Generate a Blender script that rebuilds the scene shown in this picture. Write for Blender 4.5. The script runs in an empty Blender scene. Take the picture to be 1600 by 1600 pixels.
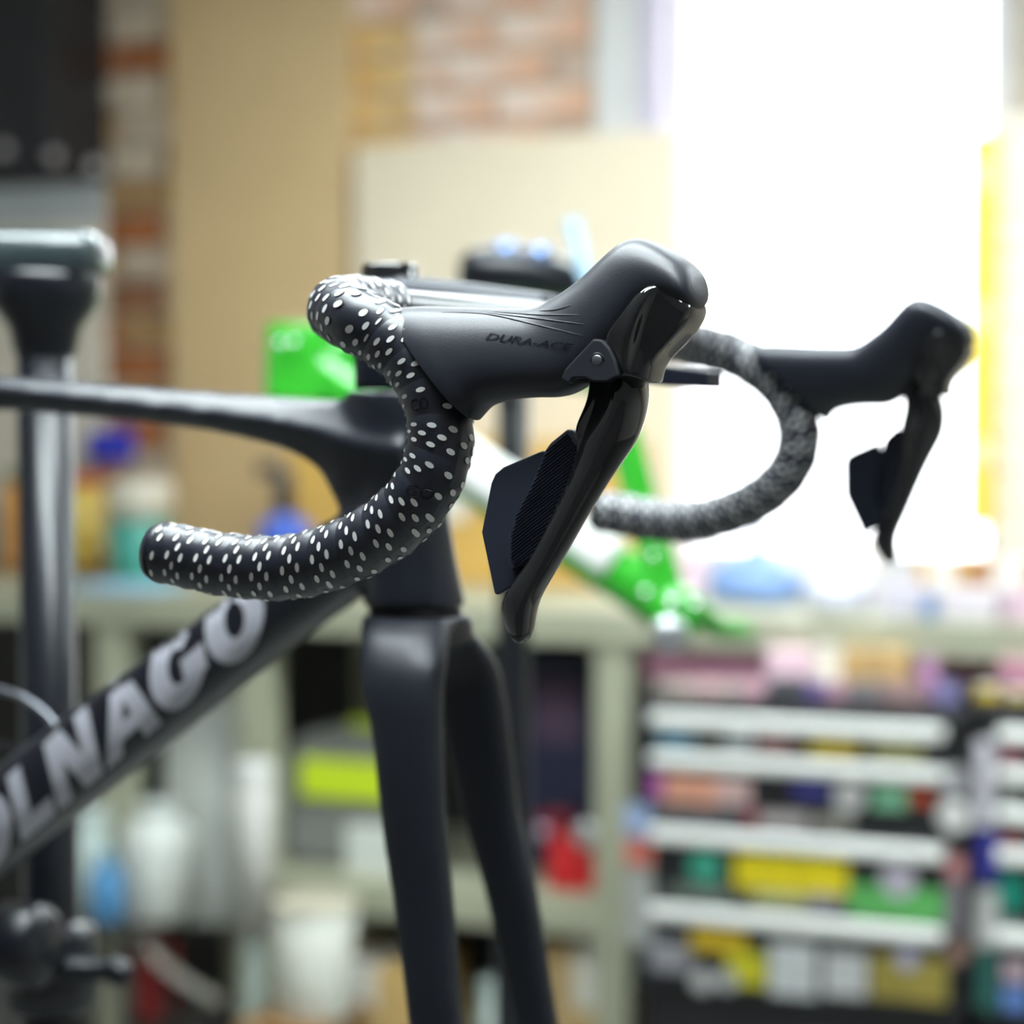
import bpy, bmesh, math, random
from mathutils import Vector, Matrix
from mathutils.bvhtree import BVHTree

random.seed(7)
SC = bpy.context.scene
COL = SC.collection

# ------------------------------------------------------------------ camera
CAM_H = 1.25                      # lens height above the floor
FPX = 3344.0                      # focal length in pixels of the 1600 px frame
PITCH = math.radians(2.316)
cam_d = bpy.data.cameras.new('camera')
cam = bpy.data.objects.new('camera', cam_d)
COL.objects.link(cam)
cam.location = (0, 0, CAM_H)
cam.rotation_euler = (math.radians(90) - PITCH, 0, 0)
cam_d.sensor_width = 24.0
cam_d.lens = 24.0 * FPX / 1600.0
cam_d.clip_start = 0.02
cam_d.dof.use_dof = True
cam_d.dof.focus_distance = 0.835
cam_d.dof.aperture_fstop = 3.3
SC.camera = cam

# ------------------------------------------------------------------ sky, exposure
world = bpy.data.worlds.new('sky')
SC.world = world
world.use_nodes = True
bg = world.node_tree.nodes['Background']
bg.inputs[0].default_value = (0.93, 0.96, 1.0, 1)
bg.inputs[1].default_value = 3.5
SC.view_settings.view_transform = 'Standard'
SC.view_settings.look = 'None'
SC.view_settings.gamma = 1.0
SC.view_settings.use_curve_mapping = False
SC.view_settings.exposure = 0.92
LAMP = 17.0                       # radiance of the ceiling lamps' diffusers
SC.cycles.use_denoising = True
SC.cycles.max_bounces = 6
SC.cycles.sample_clamp_indirect = 6.0

# ------------------------------------------------------------------ pixel -> ray
CP, SP = math.cos(PITCH), math.sin(PITCH)
CAM = Vector((0, 0, CAM_H))
def ray(px, py):
    x = (px - 800) / FPX; z = -(py - 800) / FPX
    return Vector((x, CP + z * SP, -SP + z * CP))
def Q(px, py, Y):                 # point at world distance Y in front of the lens
    r = ray(px, py)
    return CAM + r * (Y / r.y)

def proj(p):
    q = p - CAM; dep = q.y * CP - q.z * SP
    return 800 + FPX * q.x / dep, 800 - FPX * (q.y * SP + q.z * CP) / dep

# bicycle axes: F forward, L to the rider's left (away), U up; l = 0 is the mid plane
TH = math.radians(25.43)
L = Vector((math.sin(TH), math.cos(TH), 0))
F = Vector((math.cos(TH), -math.sin(TH), 0))
U = Vector((0, 0, 1))
S = 1.15
HW = 0.20 * S                     # half the bar width
DN = 0.66404 * S
OB = L * (DN + HW) + CAM          # origin of the bike frame of reference
def N(px, py, l):
    r = ray(px, py)
    return CAM + r * ((DN + HW + l) / r.dot(L))
def T(px, py, out=0.0, k=0.0657 * S):   # plane of the near shifter, tilted by the bar's flare
    return N(px, py, -HW - k * (py - 600) / 1000 - out)
def mirror(p):
    return p - L * (2 * (p - OB).dot(L))

# room axes: R along the back wall, D into the room
YAW = math.radians(22)
RX = Vector((math.cos(YAW), -math.sin(YAW), 0))
RD = Vector((math.sin(YAW), math.cos(YAW), 0))
def W(rx, d, z): return RX * rx + RD * d + U * z
def pr(px, py, d):                # pixel -> (rx, z) on the room plane at depth d
    r = ray(px, py)
    p = CAM + r * (d / r.dot(RD))
    return p.dot(RX), p.z

# ------------------------------------------------------------------ materials
MATS = {}
def mat(name, col, rough=0.5, metal=0.0, var=0.12, scale=14.0, bump=0.0, bscale=None, coat=0.0,
        spec=0.5, emit=0.0, col2=None, sheen=0.0, trans=0.0, crough=0.08):
    if name in MATS: return MATS[name]
    m = bpy.data.materials.new(name); m.use_nodes = True
    nt = m.node_tree; b = nt.nodes['Principled BSDF']
    tc = nt.nodes.new('ShaderNodeTexCoord')
    no = nt.nodes.new('ShaderNodeTexNoise'); no.inputs['Scale'].default_value = scale
    no.inputs['Detail'].default_value = 4
    nt.links.new(tc.outputs['Object'], no.inputs['Vector'])
    rp = nt.nodes.new('ShaderNodeValToRGB')
    a = [max(0, c * (1 - var)) for c in col]; z = [min(1, c * (1 + var)) for c in col] if col2 is None else list(col2)
    if col2 is not None: a = list(col)
    rp.color_ramp.elements[0].position = 0.3; rp.color_ramp.elements[1].position = 0.7
    rp.color_ramp.elements[0].color = (*a, 1); rp.color_ramp.elements[1].color = (*z, 1)
    nt.links.new(no.outputs['Fac'], rp.inputs['Fac'])
    nt.links.new(rp.outputs['Color'], b.inputs['Base Color'])
    b.inputs['Roughness'].default_value = rough
    b.inputs['Metallic'].default_value = metal
    b.inputs['Specular IOR Level'].default_value = spec
    b.inputs['Coat Weight'].default_value = coat
    b.inputs['Coat Roughness'].default_value = crough
    b.inputs['Sheen Weight'].default_value = sheen
    b.inputs['Transmission Weight'].default_value = trans
    if emit:
        b.inputs['Emission Color'].default_value = (*col, 1); b.inputs['Emission Strength'].default_value = emit
    if bump:
        n2 = nt.nodes.new('ShaderNodeTexNoise'); n2.inputs['Scale'].default_value = bscale or scale * 4
        nt.links.new(tc.outputs['Object'], n2.inputs['Vector'])
        bp = nt.nodes.new('ShaderNodeBump'); bp.inputs['Strength'].default_value = bump
        bp.inputs['Distance'].default_value = 0.002
        nt.links.new(n2.outputs['Fac'], bp.inputs['Height'])
        nt.links.new(bp.outputs['Normal'], b.inputs['Normal'])
    MATS[name] = m
    return m

M_RUB = mat('hood_rubber', (0.014, 0.016, 0.026), 0.42, spec=0.5, bump=0.05, bscale=1500, var=0.1)
M_TAPE = mat('bar_tape', (0.011, 0.013, 0.025), 0.38, coat=0.35, crough=0.36, bump=0.05, bscale=900, var=0.15, scale=60)
M_DOT = mat('tape_dot_white', (0.78, 0.78, 0.78), 0.5, var=0.04)
M_HOLE = mat('tape_hole_edge', (0.004, 0.004, 0.005), 0.5)
M_EMB = mat('tape_emboss', (0.006, 0.006, 0.009), 0.25)
M_GLOSS = mat('gloss_black', (0.008, 0.008, 0.010), 0.06, coat=0.6, crough=0.03, var=0.05)
M_SATIN = mat('satin_black', (0.012, 0.015, 0.026), 0.40, spec=0.3, var=0.08)
M_PLATE = mat('matte_plate', (0.012, 0.013, 0.018), 0.5, spec=0.15, var=0.08)
M_STEEL = mat('dark_pin_steel', (0.22, 0.23, 0.26), 0.4, 0.9)
M_FRAME = mat('frame_matte_black', (0.009, 0.011, 0.019), 0.34, coat=0.2, crough=0.34, var=0.1, scale=20)
M_LET = mat('letter_silver', (0.58, 0.58, 0.66), 0.45, 0.1, var=0.05)
M_BAR = mat('bare_carbon', (0.020, 0.021, 0.026), 0.28, var=0.1)
M_ALU = mat('brushed_alu', (0.65, 0.67, 0.70), 0.3, 0.9, var=0.06)
M_CHROME = mat('chrome', (0.8, 0.82, 0.85), 0.12, 1.0, var=0.03)
M_BLACK = mat('black_paint', (0.007, 0.008, 0.012), 0.28, var=0.1)
M_GREEN = mat('green_paint', (0.035, 0.42, 0.025), 0.25, coat=0.7, var=0.06)
M_WHITE = mat('white_plastic', (0.80, 0.80, 0.77), 0.4, var=0.04)

# ------------------------------------------------------------------ mesh helpers
WORG = {}
def link(o, parent, origin):
    COL.objects.link(o)
    if parent is not None:
        o.parent = parent; o.location = origin - WORG[parent.name]
    else:
        o.location = origin
    WORG[o.name] = origin.copy()
    return o
def empty(name, origin, parent=None):
    o = bpy.data.objects.new(name, None); o.empty_display_size = 0.05
    return link(o, parent, Vector(origin))
def mk(name, verts, faces, mats, parent=None, smooth=True, origin=None, fm=None):
    verts = [Vector(v) for v in verts]
    if origin is None:
        if parent is not None: origin = WORG[parent.name]
        else:
            n = len(verts); origin = sum(verts, Vector()) / n; origin.z = min(v.z for v in verts)
    me = bpy.data.meshes.new(name)
    me.from_pydata([tuple(v - origin) for v in verts], [], faces)
    if not isinstance(mats, (list, tuple)): mats = [mats]
    for m in mats: me.materials.append(m)
    if fm:
        for p, i in zip(me.polygons, fm): p.material_index = i
    if smooth:
        for p in me.polygons: p.use_smooth = True
    me.update()
    bm = bmesh.new(); bm.from_mesh(me)
    bmesh.ops.recalc_face_normals(bm, faces=bm.faces); bm.to_mesh(me); bm.free()
    o = bpy.data.objects.new(name, me)
    return link(o, parent, Vector(origin))
def tag(o, label, cat, group=None, kind=None):
    o['label'] = label; o['category'] = cat
    if group: o['group'] = group
    if kind: o['kind'] = kind
    return o
def struct(o, label=None):
    o['kind'] = 'structure'
    if label: o['label'] = label
    return o
def loft(rings, cap=True, closed=True):
    v = []; f = []; n = len(rings[0])
    for r in rings: v += list(r)
    for i in range(len(rings) - 1):
        for j in range(n if closed else n - 1):
            k = (j + 1) % n
            f.append((i * n + j, i * n + k, (i + 1) * n + k, (i + 1) * n + j))
    if cap:
        f.append(tuple(reversed(range(n)))); f.append(tuple((len(rings) - 1) * n + j for j in range(n)))
    return v, f
def catmull(pts, sub):
    out = []; n = len(pts)
    for i in range(n - 1):
        p0 = pts[max(i - 1, 0)]; p1 = pts[i]; p2 = pts[i + 1]; p3 = pts[min(i + 2, n - 1)]
        for s in range(sub):
            t = s / sub
            out.append(0.5 * ((2 * p1) + (p2 - p0) * t + (2 * p0 - 5 * p1 + 4 * p2 - p3) * t * t + (3 * p1 - p0 - 3 * p2 + p3) * t ** 3))
    out.append(pts[-1].copy() if hasattr(pts[-1], 'copy') else pts[-1])
    return out
def lerp_list(vals, sub):
    out = []
    for i in range(len(vals) - 1):
        for s in range(sub):
            t = s / sub; t = t * t * (3 - 2 * t) * 0.5 + t * 0.5
            a, b = vals[i], vals[i + 1]
            out.append(tuple(x * (1 - t) + y * t for x, y in zip(a, b)) if isinstance(a, tuple) else a * (1 - t) + b * t)
    out.append(vals[-1]); return out
def sup(phi, e):
    c, s = math.cos(phi), math.sin(phi)
    return math.copysign(abs(c) ** (2 / e), c), math.copysign(abs(s) ** (2 / e), s)
def frames(path, up=U):
    ts = []
    for i in range(len(path)):
        a = path[max(i - 1, 0)]; b = path[min(i + 1, len(path) - 1)]
        ts.append((b - a).normalized())
    n = up - ts[0] * up.dot(ts[0])
    if n.length < 1e-4: n = Vector((1, 0, 0))
    n.normalize(); out = []
    for t in ts:
        n = (n - t * n.dot(t)).normalized()
        out.append((t, n, t.cross(n)))
    return out
def tube_mesh(path, r, seg=12, up=U, e=None):
    fr = frames(path, up); rings = []
    for i, (p, (t, n, b)) in enumerate(zip(path, fr)):
        rr = r[i] if isinstance(r, (list, tuple)) else r
        ra, rb = rr if isinstance(rr, tuple) else (rr, rr)
        ring = []
        for j in range(seg):
            c, s = sup(2 * math.pi * j / seg, e or 2.0)
            ring.append(p + n * (s * ra) + b * (c * rb))
        rings.append(ring)
    return loft(rings)
def tube(name, pts, r, m, parent=None, sub=6, seg=12, **kw):
    path = catmull([Vector(p) for p in pts], sub) if sub > 1 else [Vector(p) for p in pts]
    if isinstance(r, (list, tuple)) and not isinstance(r, tuple):
        if sub > 1: r = lerp_list(r, sub)
    v, f = tube_mesh(path, r, seg, kw.pop('up', U), kw.pop('e', None))
    return mk(name, v, f, m, parent, **kw)
def bake(o):                       # apply the modifiers of an object to its mesh
    bpy.context.view_layer.update()
    dg = bpy.context.evaluated_depsgraph_get()
    me = bpy.data.meshes.new_from_object(o.evaluated_get(dg))
    o.modifiers.clear(); old = o.data; o.data = me; bpy.data.meshes.remove(old)
    for p in me.polygons: p.use_smooth = True
    return o
def bvh_of(o):
    w = WORG[o.name]
    return BVHTree.FromPolygons([v.co + w for v in o.data.vertices], [tuple(p.vertices) for p in o.data.polygons])
def subsurf(o, lv=2):
    m = o.modifiers.new('subsurf', 'SUBSURF'); m.levels = lv; m.render_levels = lv
    return o
def bevel(o, w, seg=2, ang=35):
    m = o.modifiers.new('bevel', 'BEVEL'); m.width = w; m.segments = seg
    m.limit_method = 'ANGLE'; m.angle_limit = math.radians(ang)
    return o

# room-aligned shapes -------------------------------------------------------
def box_w(rx0, rx1, d0, d1, z0, z1):
    v = [W(x, d, z) for z in (z0, z1) for d in (d0, d1) for x in (rx0, rx1)]
    f = [(0, 2, 3, 1), (4, 5, 7, 6), (0, 1, 5, 4), (2, 6, 7, 3), (0, 4, 6, 2), (1, 3, 7, 5)]
    return v, f
def rbox(name, rx0, rx1, d0, d1, z0, z1, m, parent=None, bv=0.004, seg=2, origin=None):
    v, f = box_w(rx0, rx1, d0, d1, z0, z1)
    o = mk(name, v, f, m, parent, smooth=False, origin=origin)
    if bv: bevel(o, min(bv, 0.45 * min(abs(rx1 - rx0), abs(d1 - d0), abs(z1 - z0))), seg)
    return o
def rect(x0, y0, x1, y1, d):       # pixel rectangle on a room plane -> rx0, rx1, z0, z1
    ym, xm = (y0 + y1) / 2, (x0 + x1) / 2
    return pr(x0, ym, d)[0], pr(x1, ym, d)[0], pr(xm, y1, d)[1], pr(xm, y0, d)[1]
def pbox(name, x0, y0, x1, y1, d, dep, m, parent=None, bv=0.004, z0=None):
    a, b, c, e = rect(x0, y0, x1, y1, d)
    if z0 is not None: c = z0
    return rbox(name, a, b, d, d + dep, c, e, m, parent, bv)
def lathe(name, c, prof, m, parent=None, seg=24, fm=None, axis=None, cap=True):
    ax = (axis or U).normalized()
    n = ax.orthogonal().normalized() if abs(ax.z) < 0.99 else Vector((1, 0, 0))
    b = ax.cross(n); rings = []
    for r, h in prof:
        rings.append([c + ax * h + (n * math.cos(2 * math.pi * j / seg) + b * math.sin(2 * math.pi * j / seg)) * r for j in range(seg)])
    v, f = loft(rings, cap)
    return mk(name, v, f, m, parent, fm=fm)

# ================================================================== SETTING
CEIL = 3.0
DW = 4.1                           # depth of the back wall
XL, XR, DB = -3.9, 3.0, -2.6
M_WALL = mat('plaster_white', (0.74, 0.72, 0.68), 0.85, var=0.05, scale=3, bump=0.1, bscale=60)
M_MORTAR = mat('mortar', (0.50, 0.44, 0.36), 0.9, var=0.2, scale=20, bump=0.3, bscale=120)
M_FLOOR = mat('concrete_floor', (0.20, 0.20, 0.19), 0.6, var=0.25, scale=4, bump=0.1)
M_CEIL = mat('ceiling_white', (0.80, 0.80, 0.79), 0.9, var=0.03)
def plane_box(name, *a, m=None): return struct(rbox(name, *a, m, bv=0))
plane_box('floor', XL - .2, XR + .2, DB - .2, DW + .3, -0.1, 0.0, m=M_FLOOR)
plane_box('ceiling', XL - .2, XR + .2, DB - .2, DW + .3, CEIL, CEIL + 0.1, m=M_CEIL)
plane_box('wall_left', XL - .15, XL, DB, DW, 0, CEIL, m=M_WALL)
plane_box('wall_right', XR, XR + .15, DB, DW, 0, CEIL, m=M_WALL)
plane_box('wall_front', XL - .15, XR + .15, DB - .15, DB, 0, CEIL, m=mat('plaster_shelved_grey', (0.30, 0.28, 0.27), 0.85, var=0.1, scale=3))
# back wall with the window opening
wx0 = pr(1018, 400, DW)[0]; wx1 = pr(1576, 400, DW)[0]
wz0 = pr(1300, 905, DW)[1]; wz1 = 2.55
v = []; f = []
for bx in ((XL, wx0, 0, CEIL), (wx1, XR, 0, CEIL), (wx0, wx1, 0, wz0), (wx0, wx1, wz1, CEIL)):
    bv_, bf = box_w(bx[0], bx[1], DW, DW + 0.2, bx[2], bx[3]); k = len(v)
    v += bv_; f += [tuple(i + k for i in q) for q in bf]
wall = struct(mk('wall_back', v, f, M_MORTAR, smooth=False))
# bricks that show between the boards
BR = [mat('brick_orange', (0.42, 0.15, 0.05), 0.85, var=0.3, scale=22, bump=0.4),
      mat('brick_brown', (0.30, 0.14, 0.07), 0.85, var=0.3, scale=22, bump=0.4),
      mat('brick_tan', (0.46, 0.28, 0.12), 0.85, var=0.3, scale=22, bump=0.4),
      mat('brick_limewashed', (0.62, 0.50, 0.38), 0.9, var=0.2, scale=18, bump=0.4)]
BRW = [mat('brick_whitewash', (0.90, 0.82, 0.74), 0.9, col2=(0.70, 0.30, 0.12), scale=7, bump=0.4),
       mat('brick_ochre', (0.68, 0.38, 0.07), 0.9, col2=(0.80, 0.60, 0.34), scale=9, bump=0.4),
       mat('brick_umber', (0.40, 0.20, 0.12), 0.9, col2=(0.78, 0.68, 0.58), scale=12, bump=0.4)]
bmesh_cache = {}
def brick(rx0, rx1, z0, z1, m):
    key = (round(rx1 - rx0, 3), m.name)
    if key not in bmesh_cache:
        o = rbox('brick', rx0, rx1, DW - 0.014, DW + 0.02, z0, z1, m, wall, bv=0.005, origin=W((rx0 + rx1) / 2, DW, z0))
        bmesh_cache[key] = o
        return o
    s = bmesh_cache[key]; o = s.copy(); COL.objects.link(o)
    p = W((rx0 + rx1) / 2, DW, z0); o.location = p - WORG[wall.name]; WORG[o.name] = p
    o.location += RD * random.uniform(-0.004, 0.003)
    return o
def brick_area(rx0, rx1, z0, z1, pal, wts):
    z = math.floor(z0 / 0.075) * 0.075; row = int(round(z / 0.075))
    while z < z1:
        x = math.floor(rx0 / 0.225) * 0.225 - (0.1125 if row % 2 else 0)
        while x < rx1:
            a, b = max(x, rx0), min(x + 0.215, rx1)
            if b - a > 0.03: brick(a, b, z, z + 0.065, random.choices(pal, wts)[0])
            x += 0.225
        z += 0.075; row += 1
brick_area(pr(130, 500, DW)[0], pr(282, 500, DW)[0], pr(200, 990, DW)[1], pr(200, -30, DW)[1], BR, (3, 2, 4, 8))
a0, a1 = pr(540, 100, DW)[0], pr(645, 100, DW)[0]
brick_area(a0, a1, pr(700, 262, DW)[1], pr(700, -30, DW)[1], BRW, (1, 5, 1))
brick_area(a1 + 0.01, pr(925, 100, DW)[0], pr(700, 262, DW)[1], pr(700, -30, DW)[1], BRW, (6, 0.6, 2))

# window: frame members and a pane
M_FRAMEW = mat('window_frame_white', (0.78, 0.77, 0.80), 0.5, var=0.03)
win = struct(empty('window_1', W((wx0 + wx1) / 2, DW + 0.02, wz0)))
for a in ((wx0, wx0 + 0.05, wz0, wz1), (wx1 - 0.05, wx1, wz0, wz1), (wx0 + 0.05, wx1 - 0.05, wz0, wz0 + 0.05), (wx0 + 0.05, wx1 - 0.05, wz1 - 0.05, wz1)):
    rbox('window_frame', a[0], a[1], DW + 0.06, DW + 0.12, a[2], a[3], M_FRAMEW, win, 0.004)
rbox('window_sill', wx0, wx1, DW - 0.03, DW + 0.06, wz0 - 0.03, wz0, M_FRAMEW, win, 0.006)
gm = bpy.data.materials.new('window_glass'); gm.use_nodes = True
nt = gm.node_tree; nt.nodes.clear()
o_ = nt.nodes.new('ShaderNodeOutputMaterial'); mx = nt.nodes.new('ShaderNodeMixShader')
tr = nt.nodes.new('ShaderNodeBsdfTransparent'); gl = nt.nodes.new('ShaderNodeBsdfGlossy'); gl.inputs['Roughness'].default_value = 0.02
fr_ = nt.nodes.new('ShaderNodeFresnel'); fr_.inputs[0].default_value = 1.25
nt.links.new(fr_.outputs[0], mx.inputs[0]); nt.links.new(tr.outputs[0], mx.inputs[1]); nt.links.new(gl.outputs[0], mx.inputs[2]); nt.links.new(mx.outputs[0], o_.inputs[0])
rbox('pane', wx0 + 0.05, wx1 - 0.05, DW + 0.088, DW + 0.092, wz0 + 0.05, wz1 - 0.05, gm, win, 0)
pl = bpy.data.lights.new('window_portal', 'AREA'); pl.shape = 'RECTANGLE'; pl.size = wx1 - wx0; pl.size_y = wz1 - wz0
pl.cycles.is_portal = True
po = bpy.data.objects.new('window_portal', pl); COL.objects.link(po)
po.matrix_world = Matrix.Translation(W((wx0 + wx1) / 2, DW + 0.13, (wz0 + wz1) / 2)) @ Matrix((RX, U, RD)).transposed().to_4x4()

# ceiling lamps (above the frame)
M_LAMP = mat('lamp_diffuser', (0.88, 0.98, 1.0), 0.5, var=0.0, emit=LAMP)
LZ = 2.32
for rx, d, txt in ((-0.3, 0.66, 'over the handlebar'), (-0.7, 1.22, 'over the top tube'), (-1.0, 2.85, 'over the left half of the workbench'), (0.6, 2.85, 'over the right half of the workbench')):
    e = empty('ceiling_light', W(rx, d, LZ))
    tag(e, 'long white fluorescent lamp hanging ' + txt, 'lamp', 'hanging lamps')
    rbox('lamp_housing', rx - 0.65, rx + 0.65, d - 0.17, d + 0.17, LZ + 0.025, LZ + 0.075, M_WHITE, e, 0.006)
    rbox('lamp_diffuser', rx - 0.62, rx + 0.62, d - 0.14, d + 0.14, LZ, LZ + 0.025, M_LAMP, e, 0.01)
    for q in (-.45, .45):
        tube('hanging_rod', [W(rx + q, d, LZ + .07), W(rx + q, d, CEIL)], .005, M_WHITE, e, sub=1, seg=8)

# ================================================================== THE BICYCLE
bike = tag(empty('road_bicycle', N(640, 960, 0)), 'matte black road bicycle with dotted bar tape and no front wheel', 'bicycle')

# ---- frame: lofted tubes fused into one skin
fv = []; ff = []
def add(vf):
    k = len(fv); fv.extend(vf[0]); ff.extend(tuple(i + k for i in q) for q in vf[1])
def hexring(Tp, Mp, Bp, w, tw=0.35, bw=0.4):
    t1 = N(*Tp, -w * tw); m1 = N(*Mp, -w); b1 = N(*Bp, -w * bw)
    t2 = t1 + L * (2 * w * tw); m2 = m1 + L * 2 * w; b2 = b1 + L * (2 * w * bw)
    return [t1, t1.lerp(m1, .5), m1, m1.lerp(b1, .5), b1, b2, b2.lerp(m2, .5), m2, m2.lerp(t2, .5), t2]
tt = [((-1060, 545), (-1060, 562), (-1060, 590), .014), ((-500, 556), (-500, 574), (-500, 612), .015), ((-200, 575), (-200, 594), (-200, 632), .016),
      ((0, 588), (0, 610), (0, 641), .017), ((250, 607), (250, 640), (250, 663), .019), ((400, 618), (400, 657), (400, 690), .021),
      ((490, 624), (488, 674), (488, 728), .023), ((545, 624), (542, 690), (530, 800), .025), ((625, 624), (635, 705), (590, 890), .026)]
rings = [hexring(*a) for a in tt]
rr = []
for i in range(len(rings) - 1):
    for s_ in range(5):
        rr.append([rings[i][j].lerp(rings[i + 1][j], s_ / 5) for j in range(10)])
rr.append(rings[-1]); rr[:] = rr
cols = [catmull([r[j] for r in rings], 6) for j in range(10)]
add(loft([[c[i] for c in cols] for i in range(len(cols[0]))]))
def seg_ring(Tp, Bp, w, e=3.2, n=24):
    t, b = N(*Tp, 0), N(*Bp, 0); c = (t + b) / 2; vv = (t - b) / 2; out = []
    for j in range(n):
        x, y = sup(2 * math.pi * j / n, e)
        out.append(c + vv * y + L * (w * x))
    return out
dt = [((-640, 1690), (-520, 1795), .030), ((-400, 1497), (-300, 1610), .027), ((-190, 1334), (-100, 1441), .026), ((20, 1186), (112, 1276), .026), ((220, 1040), (312, 1118), .025),
      ((400, 908), (482, 986), .024), ((520, 815), (598, 905), .024), ((600, 775), (655, 850), .022)]
add(loft([seg_ring(*a) for a in dt]))
def ellring(px, py, l, ha, hl, e=2.4, n=24):
    c = N(px, py, l)
    return [c + F * (ha * sup(2 * math.pi * j / n, e)[0]) + L * (hl * sup(2 * math.pi * j / n, e)[1]) for j in range(n)]
add(loft([ellring(*a) for a in ((612, 611, 0, .024, .021), (620, 640, 0, .024, .021), (628, 720, 0, .0225, .021), (634, 800, 0, .0225, .021),
                               (640, 880, 0, .0245, .023), (648, 948, 0, .0270, .025))]))
# seat tube, bottom bracket shell (left of the picture)
bbp = N(-580, 1745, 0)
axis_st = N(-1060, 560, 0)
add(tube_mesh([bbp, bbp.lerp(axis_st, .5), axis_st + (axis_st - bbp) * 0.02], [(.024, .019)] * 3, 20))
add(tube_mesh([bbp - L * .043, bbp + L * .043], .026, 20))
frame = mk('frame', fv, ff, M_FRAME, bike)
m_ = frame.modifiers.new('fuse', 'REMESH'); m_.mode = 'VOXEL'; m_.voxel_size = 0.0028
m_ = frame.modifiers.new('soften', 'SMOOTH'); m_.factor = 0.5; m_.iterations = 6
bake(frame)
FB = bvh_of(frame)
def hit(bvh, px, py, off=0.0005, lim=3):
    r = ray(px, py).normalized()
    p, n, i, d = bvh.ray_cast(CAM, r, lim)
    return None if p is None else p - r * off + (n * off if n.dot(r) < 0 else -n * off) * 0.5
# seatpost and saddle beyond the left edge of the picture
up_st = (axis_st - bbp).normalized()
tube('seatpost', [axis_st, axis_st + up_st * 0.2], [(.019, .013)] * 2, M_FRAME, bike, sub=1, seg=16)
sc_ = axis_st + up_st * 0.21
sad = []
for a, hw, h in ((-.15, .062, .022), (-.12, .07, .028), (-.05, .055, .026), (.03, .028, .024), (.10, .019, .022), (.13, .012, .016)):
    sad.append([sc_ + F * a + L * (hw * math.cos(t)) + U * (h * (math.sin(t) * .5 + .5)) for t in [2 * math.pi * j / 16 for j in range(16)]])
mk('saddle', *loft(sad), M_SATIN, bike)

# letters on the down tube
def lettermap(s, t):
    g = 1 + s / 4200.0
    bx = 33 + s * .761; by = 1316 - s * .649 + max(0, s - 380) * 0.05
    return bx - 24 * t * g, by - 101 * t * g
def quadgrid(p, n=6):              # p: four corners (x, y), returns points & faces
    pts = []; fs = []
    for i in range(n + 1):
        for j in range(n + 1):
            u, w = i / n, j / n
            pts.append(tuple((p[0][k] * (1 - u) + p[1][k] * u) * (1 - w) + (p[3][k] * (1 - u) + p[2][k] * u) * w for k in (0, 1)))
    for i in range(n):
        for j in range(n):
            fs.append((i * (n + 1) + j, (i + 1) * (n + 1) + j, (i + 1) * (n + 1) + j + 1, i * (n + 1) + j + 1))
    return pts, fs
def ringarc(a0, a1, n, inner=(0.165, 0.235)):
    pts = []; fs = []
    for i in range(n + 1):
        t = math.radians(a0 + (a1 - a0) * i / n)
        for k in range(4):
            q = k / 3
            pts.append((.5 + math.cos(t) * (inner[0] * (1 - q) + .5 * q), .5 + math.sin(t) * (inner[1] * (1 - q) + .53 * q)))
    for i in range(n):
        for k in range(3): fs.append((i * 4 + k, i * 4 + k + 1, (i + 1) * 4 + k + 1, (i + 1) * 4 + k))
    return pts, fs
GL = {'L': [quadgrid([(0, 0), (.40, 0), (.40, 1), (0, 1)]), quadgrid([(.40, 0), (1, 0), (1, .27), (.40, .27)])],
      'N': [quadgrid([(0, 0), (.30, 0), (.30, 1), (0, 1)]), quadgrid([(.70, 0), (1, 0), (1, 1), (.70, 1)]), quadgrid([(.62, 0), (.95, 0), (.38, 1), (.05, 1)])],
      'A': [quadgrid([(0, 0), (.29, 0), (.60, 1), (.36, 1)]), quadgrid([(.71, 0), (1, 0), (.64, 1), (.40, 1)]), quadgrid([(.25, .18), (.75, .18), (.68, .42), (.32, .42)])],
      'O': [ringarc(0, 360, 40)], 'C': [ringarc(50, 310, 30)],
      'G': [ringarc(42, 330, 34), quadgrid([(.56, .30), (.97, .18), (.97, .54), (.56, .54)])]}
for ch, s0, s1 in (('C', -210, -112), ('O', -104, -6), ('L', 2, 70), ('N', 78, 168), ('A', 176, 288), ('G', 284, 394), ('O', 398, 514)):
    lv = []; lf = []
    for pts, fs in GL[ch]:
        k = len(lv); ok = True; hp = []
        for x, y in pts:
            h = hit(FB, *lettermap(s0 + (s1 - s0) * x, y), 0.0006)
            hp.append(h)
        last = next((h for h in hp if h), None)
        if last is None: continue
        lv += [h or last for h in hp]
        lf += [tuple(i + k for i in q) for q in fs if all(hp[i] for i in q)]
    if lf: mk('letter', lv, lf, M_LET, frame, smooth=True)

# ---- fork
fv = []; ff = []
add(loft([ellring(*a) for a in ((651, 960, 0, .0265, .025, 3), (652, 985, 0, .0270, .029, 3), (655, 1008, 0, .024, .030, 3))]))
near = ((648, 964, -.015, .023, .014), (636, 990, -.030, .0235, .0135), (631, 1030, -.043, .0235, .0125), (630, 1080, -.050, .0215, .012), (638, 1162, -.054, .0185, .0115),
        (648, 1294, -.057, .0170, .0105), (664, 1425, -.059, .0157, .010), (681, 1600, -.062, .0140, .0095), (712, 1900, -.064, .0115, .009), (735, 2150, -.064, .0095, .008))
far = ((656, 964, .015, .023, .014), (678, 990, .030, .0235, .0135), (712, 1030, .043, .0230, .0125), (733, 1080, .050, .0205, .012), (752, 1180, .054, .0185, .0115),
       (767, 1270, .057, .0165, .0105), (800, 1400, .059, .0148, .010), (838, 1600, .062, .0125, .0095), (895, 1900, .064, .0115, .009), (940, 2150, .064, .0095, .008))
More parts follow.
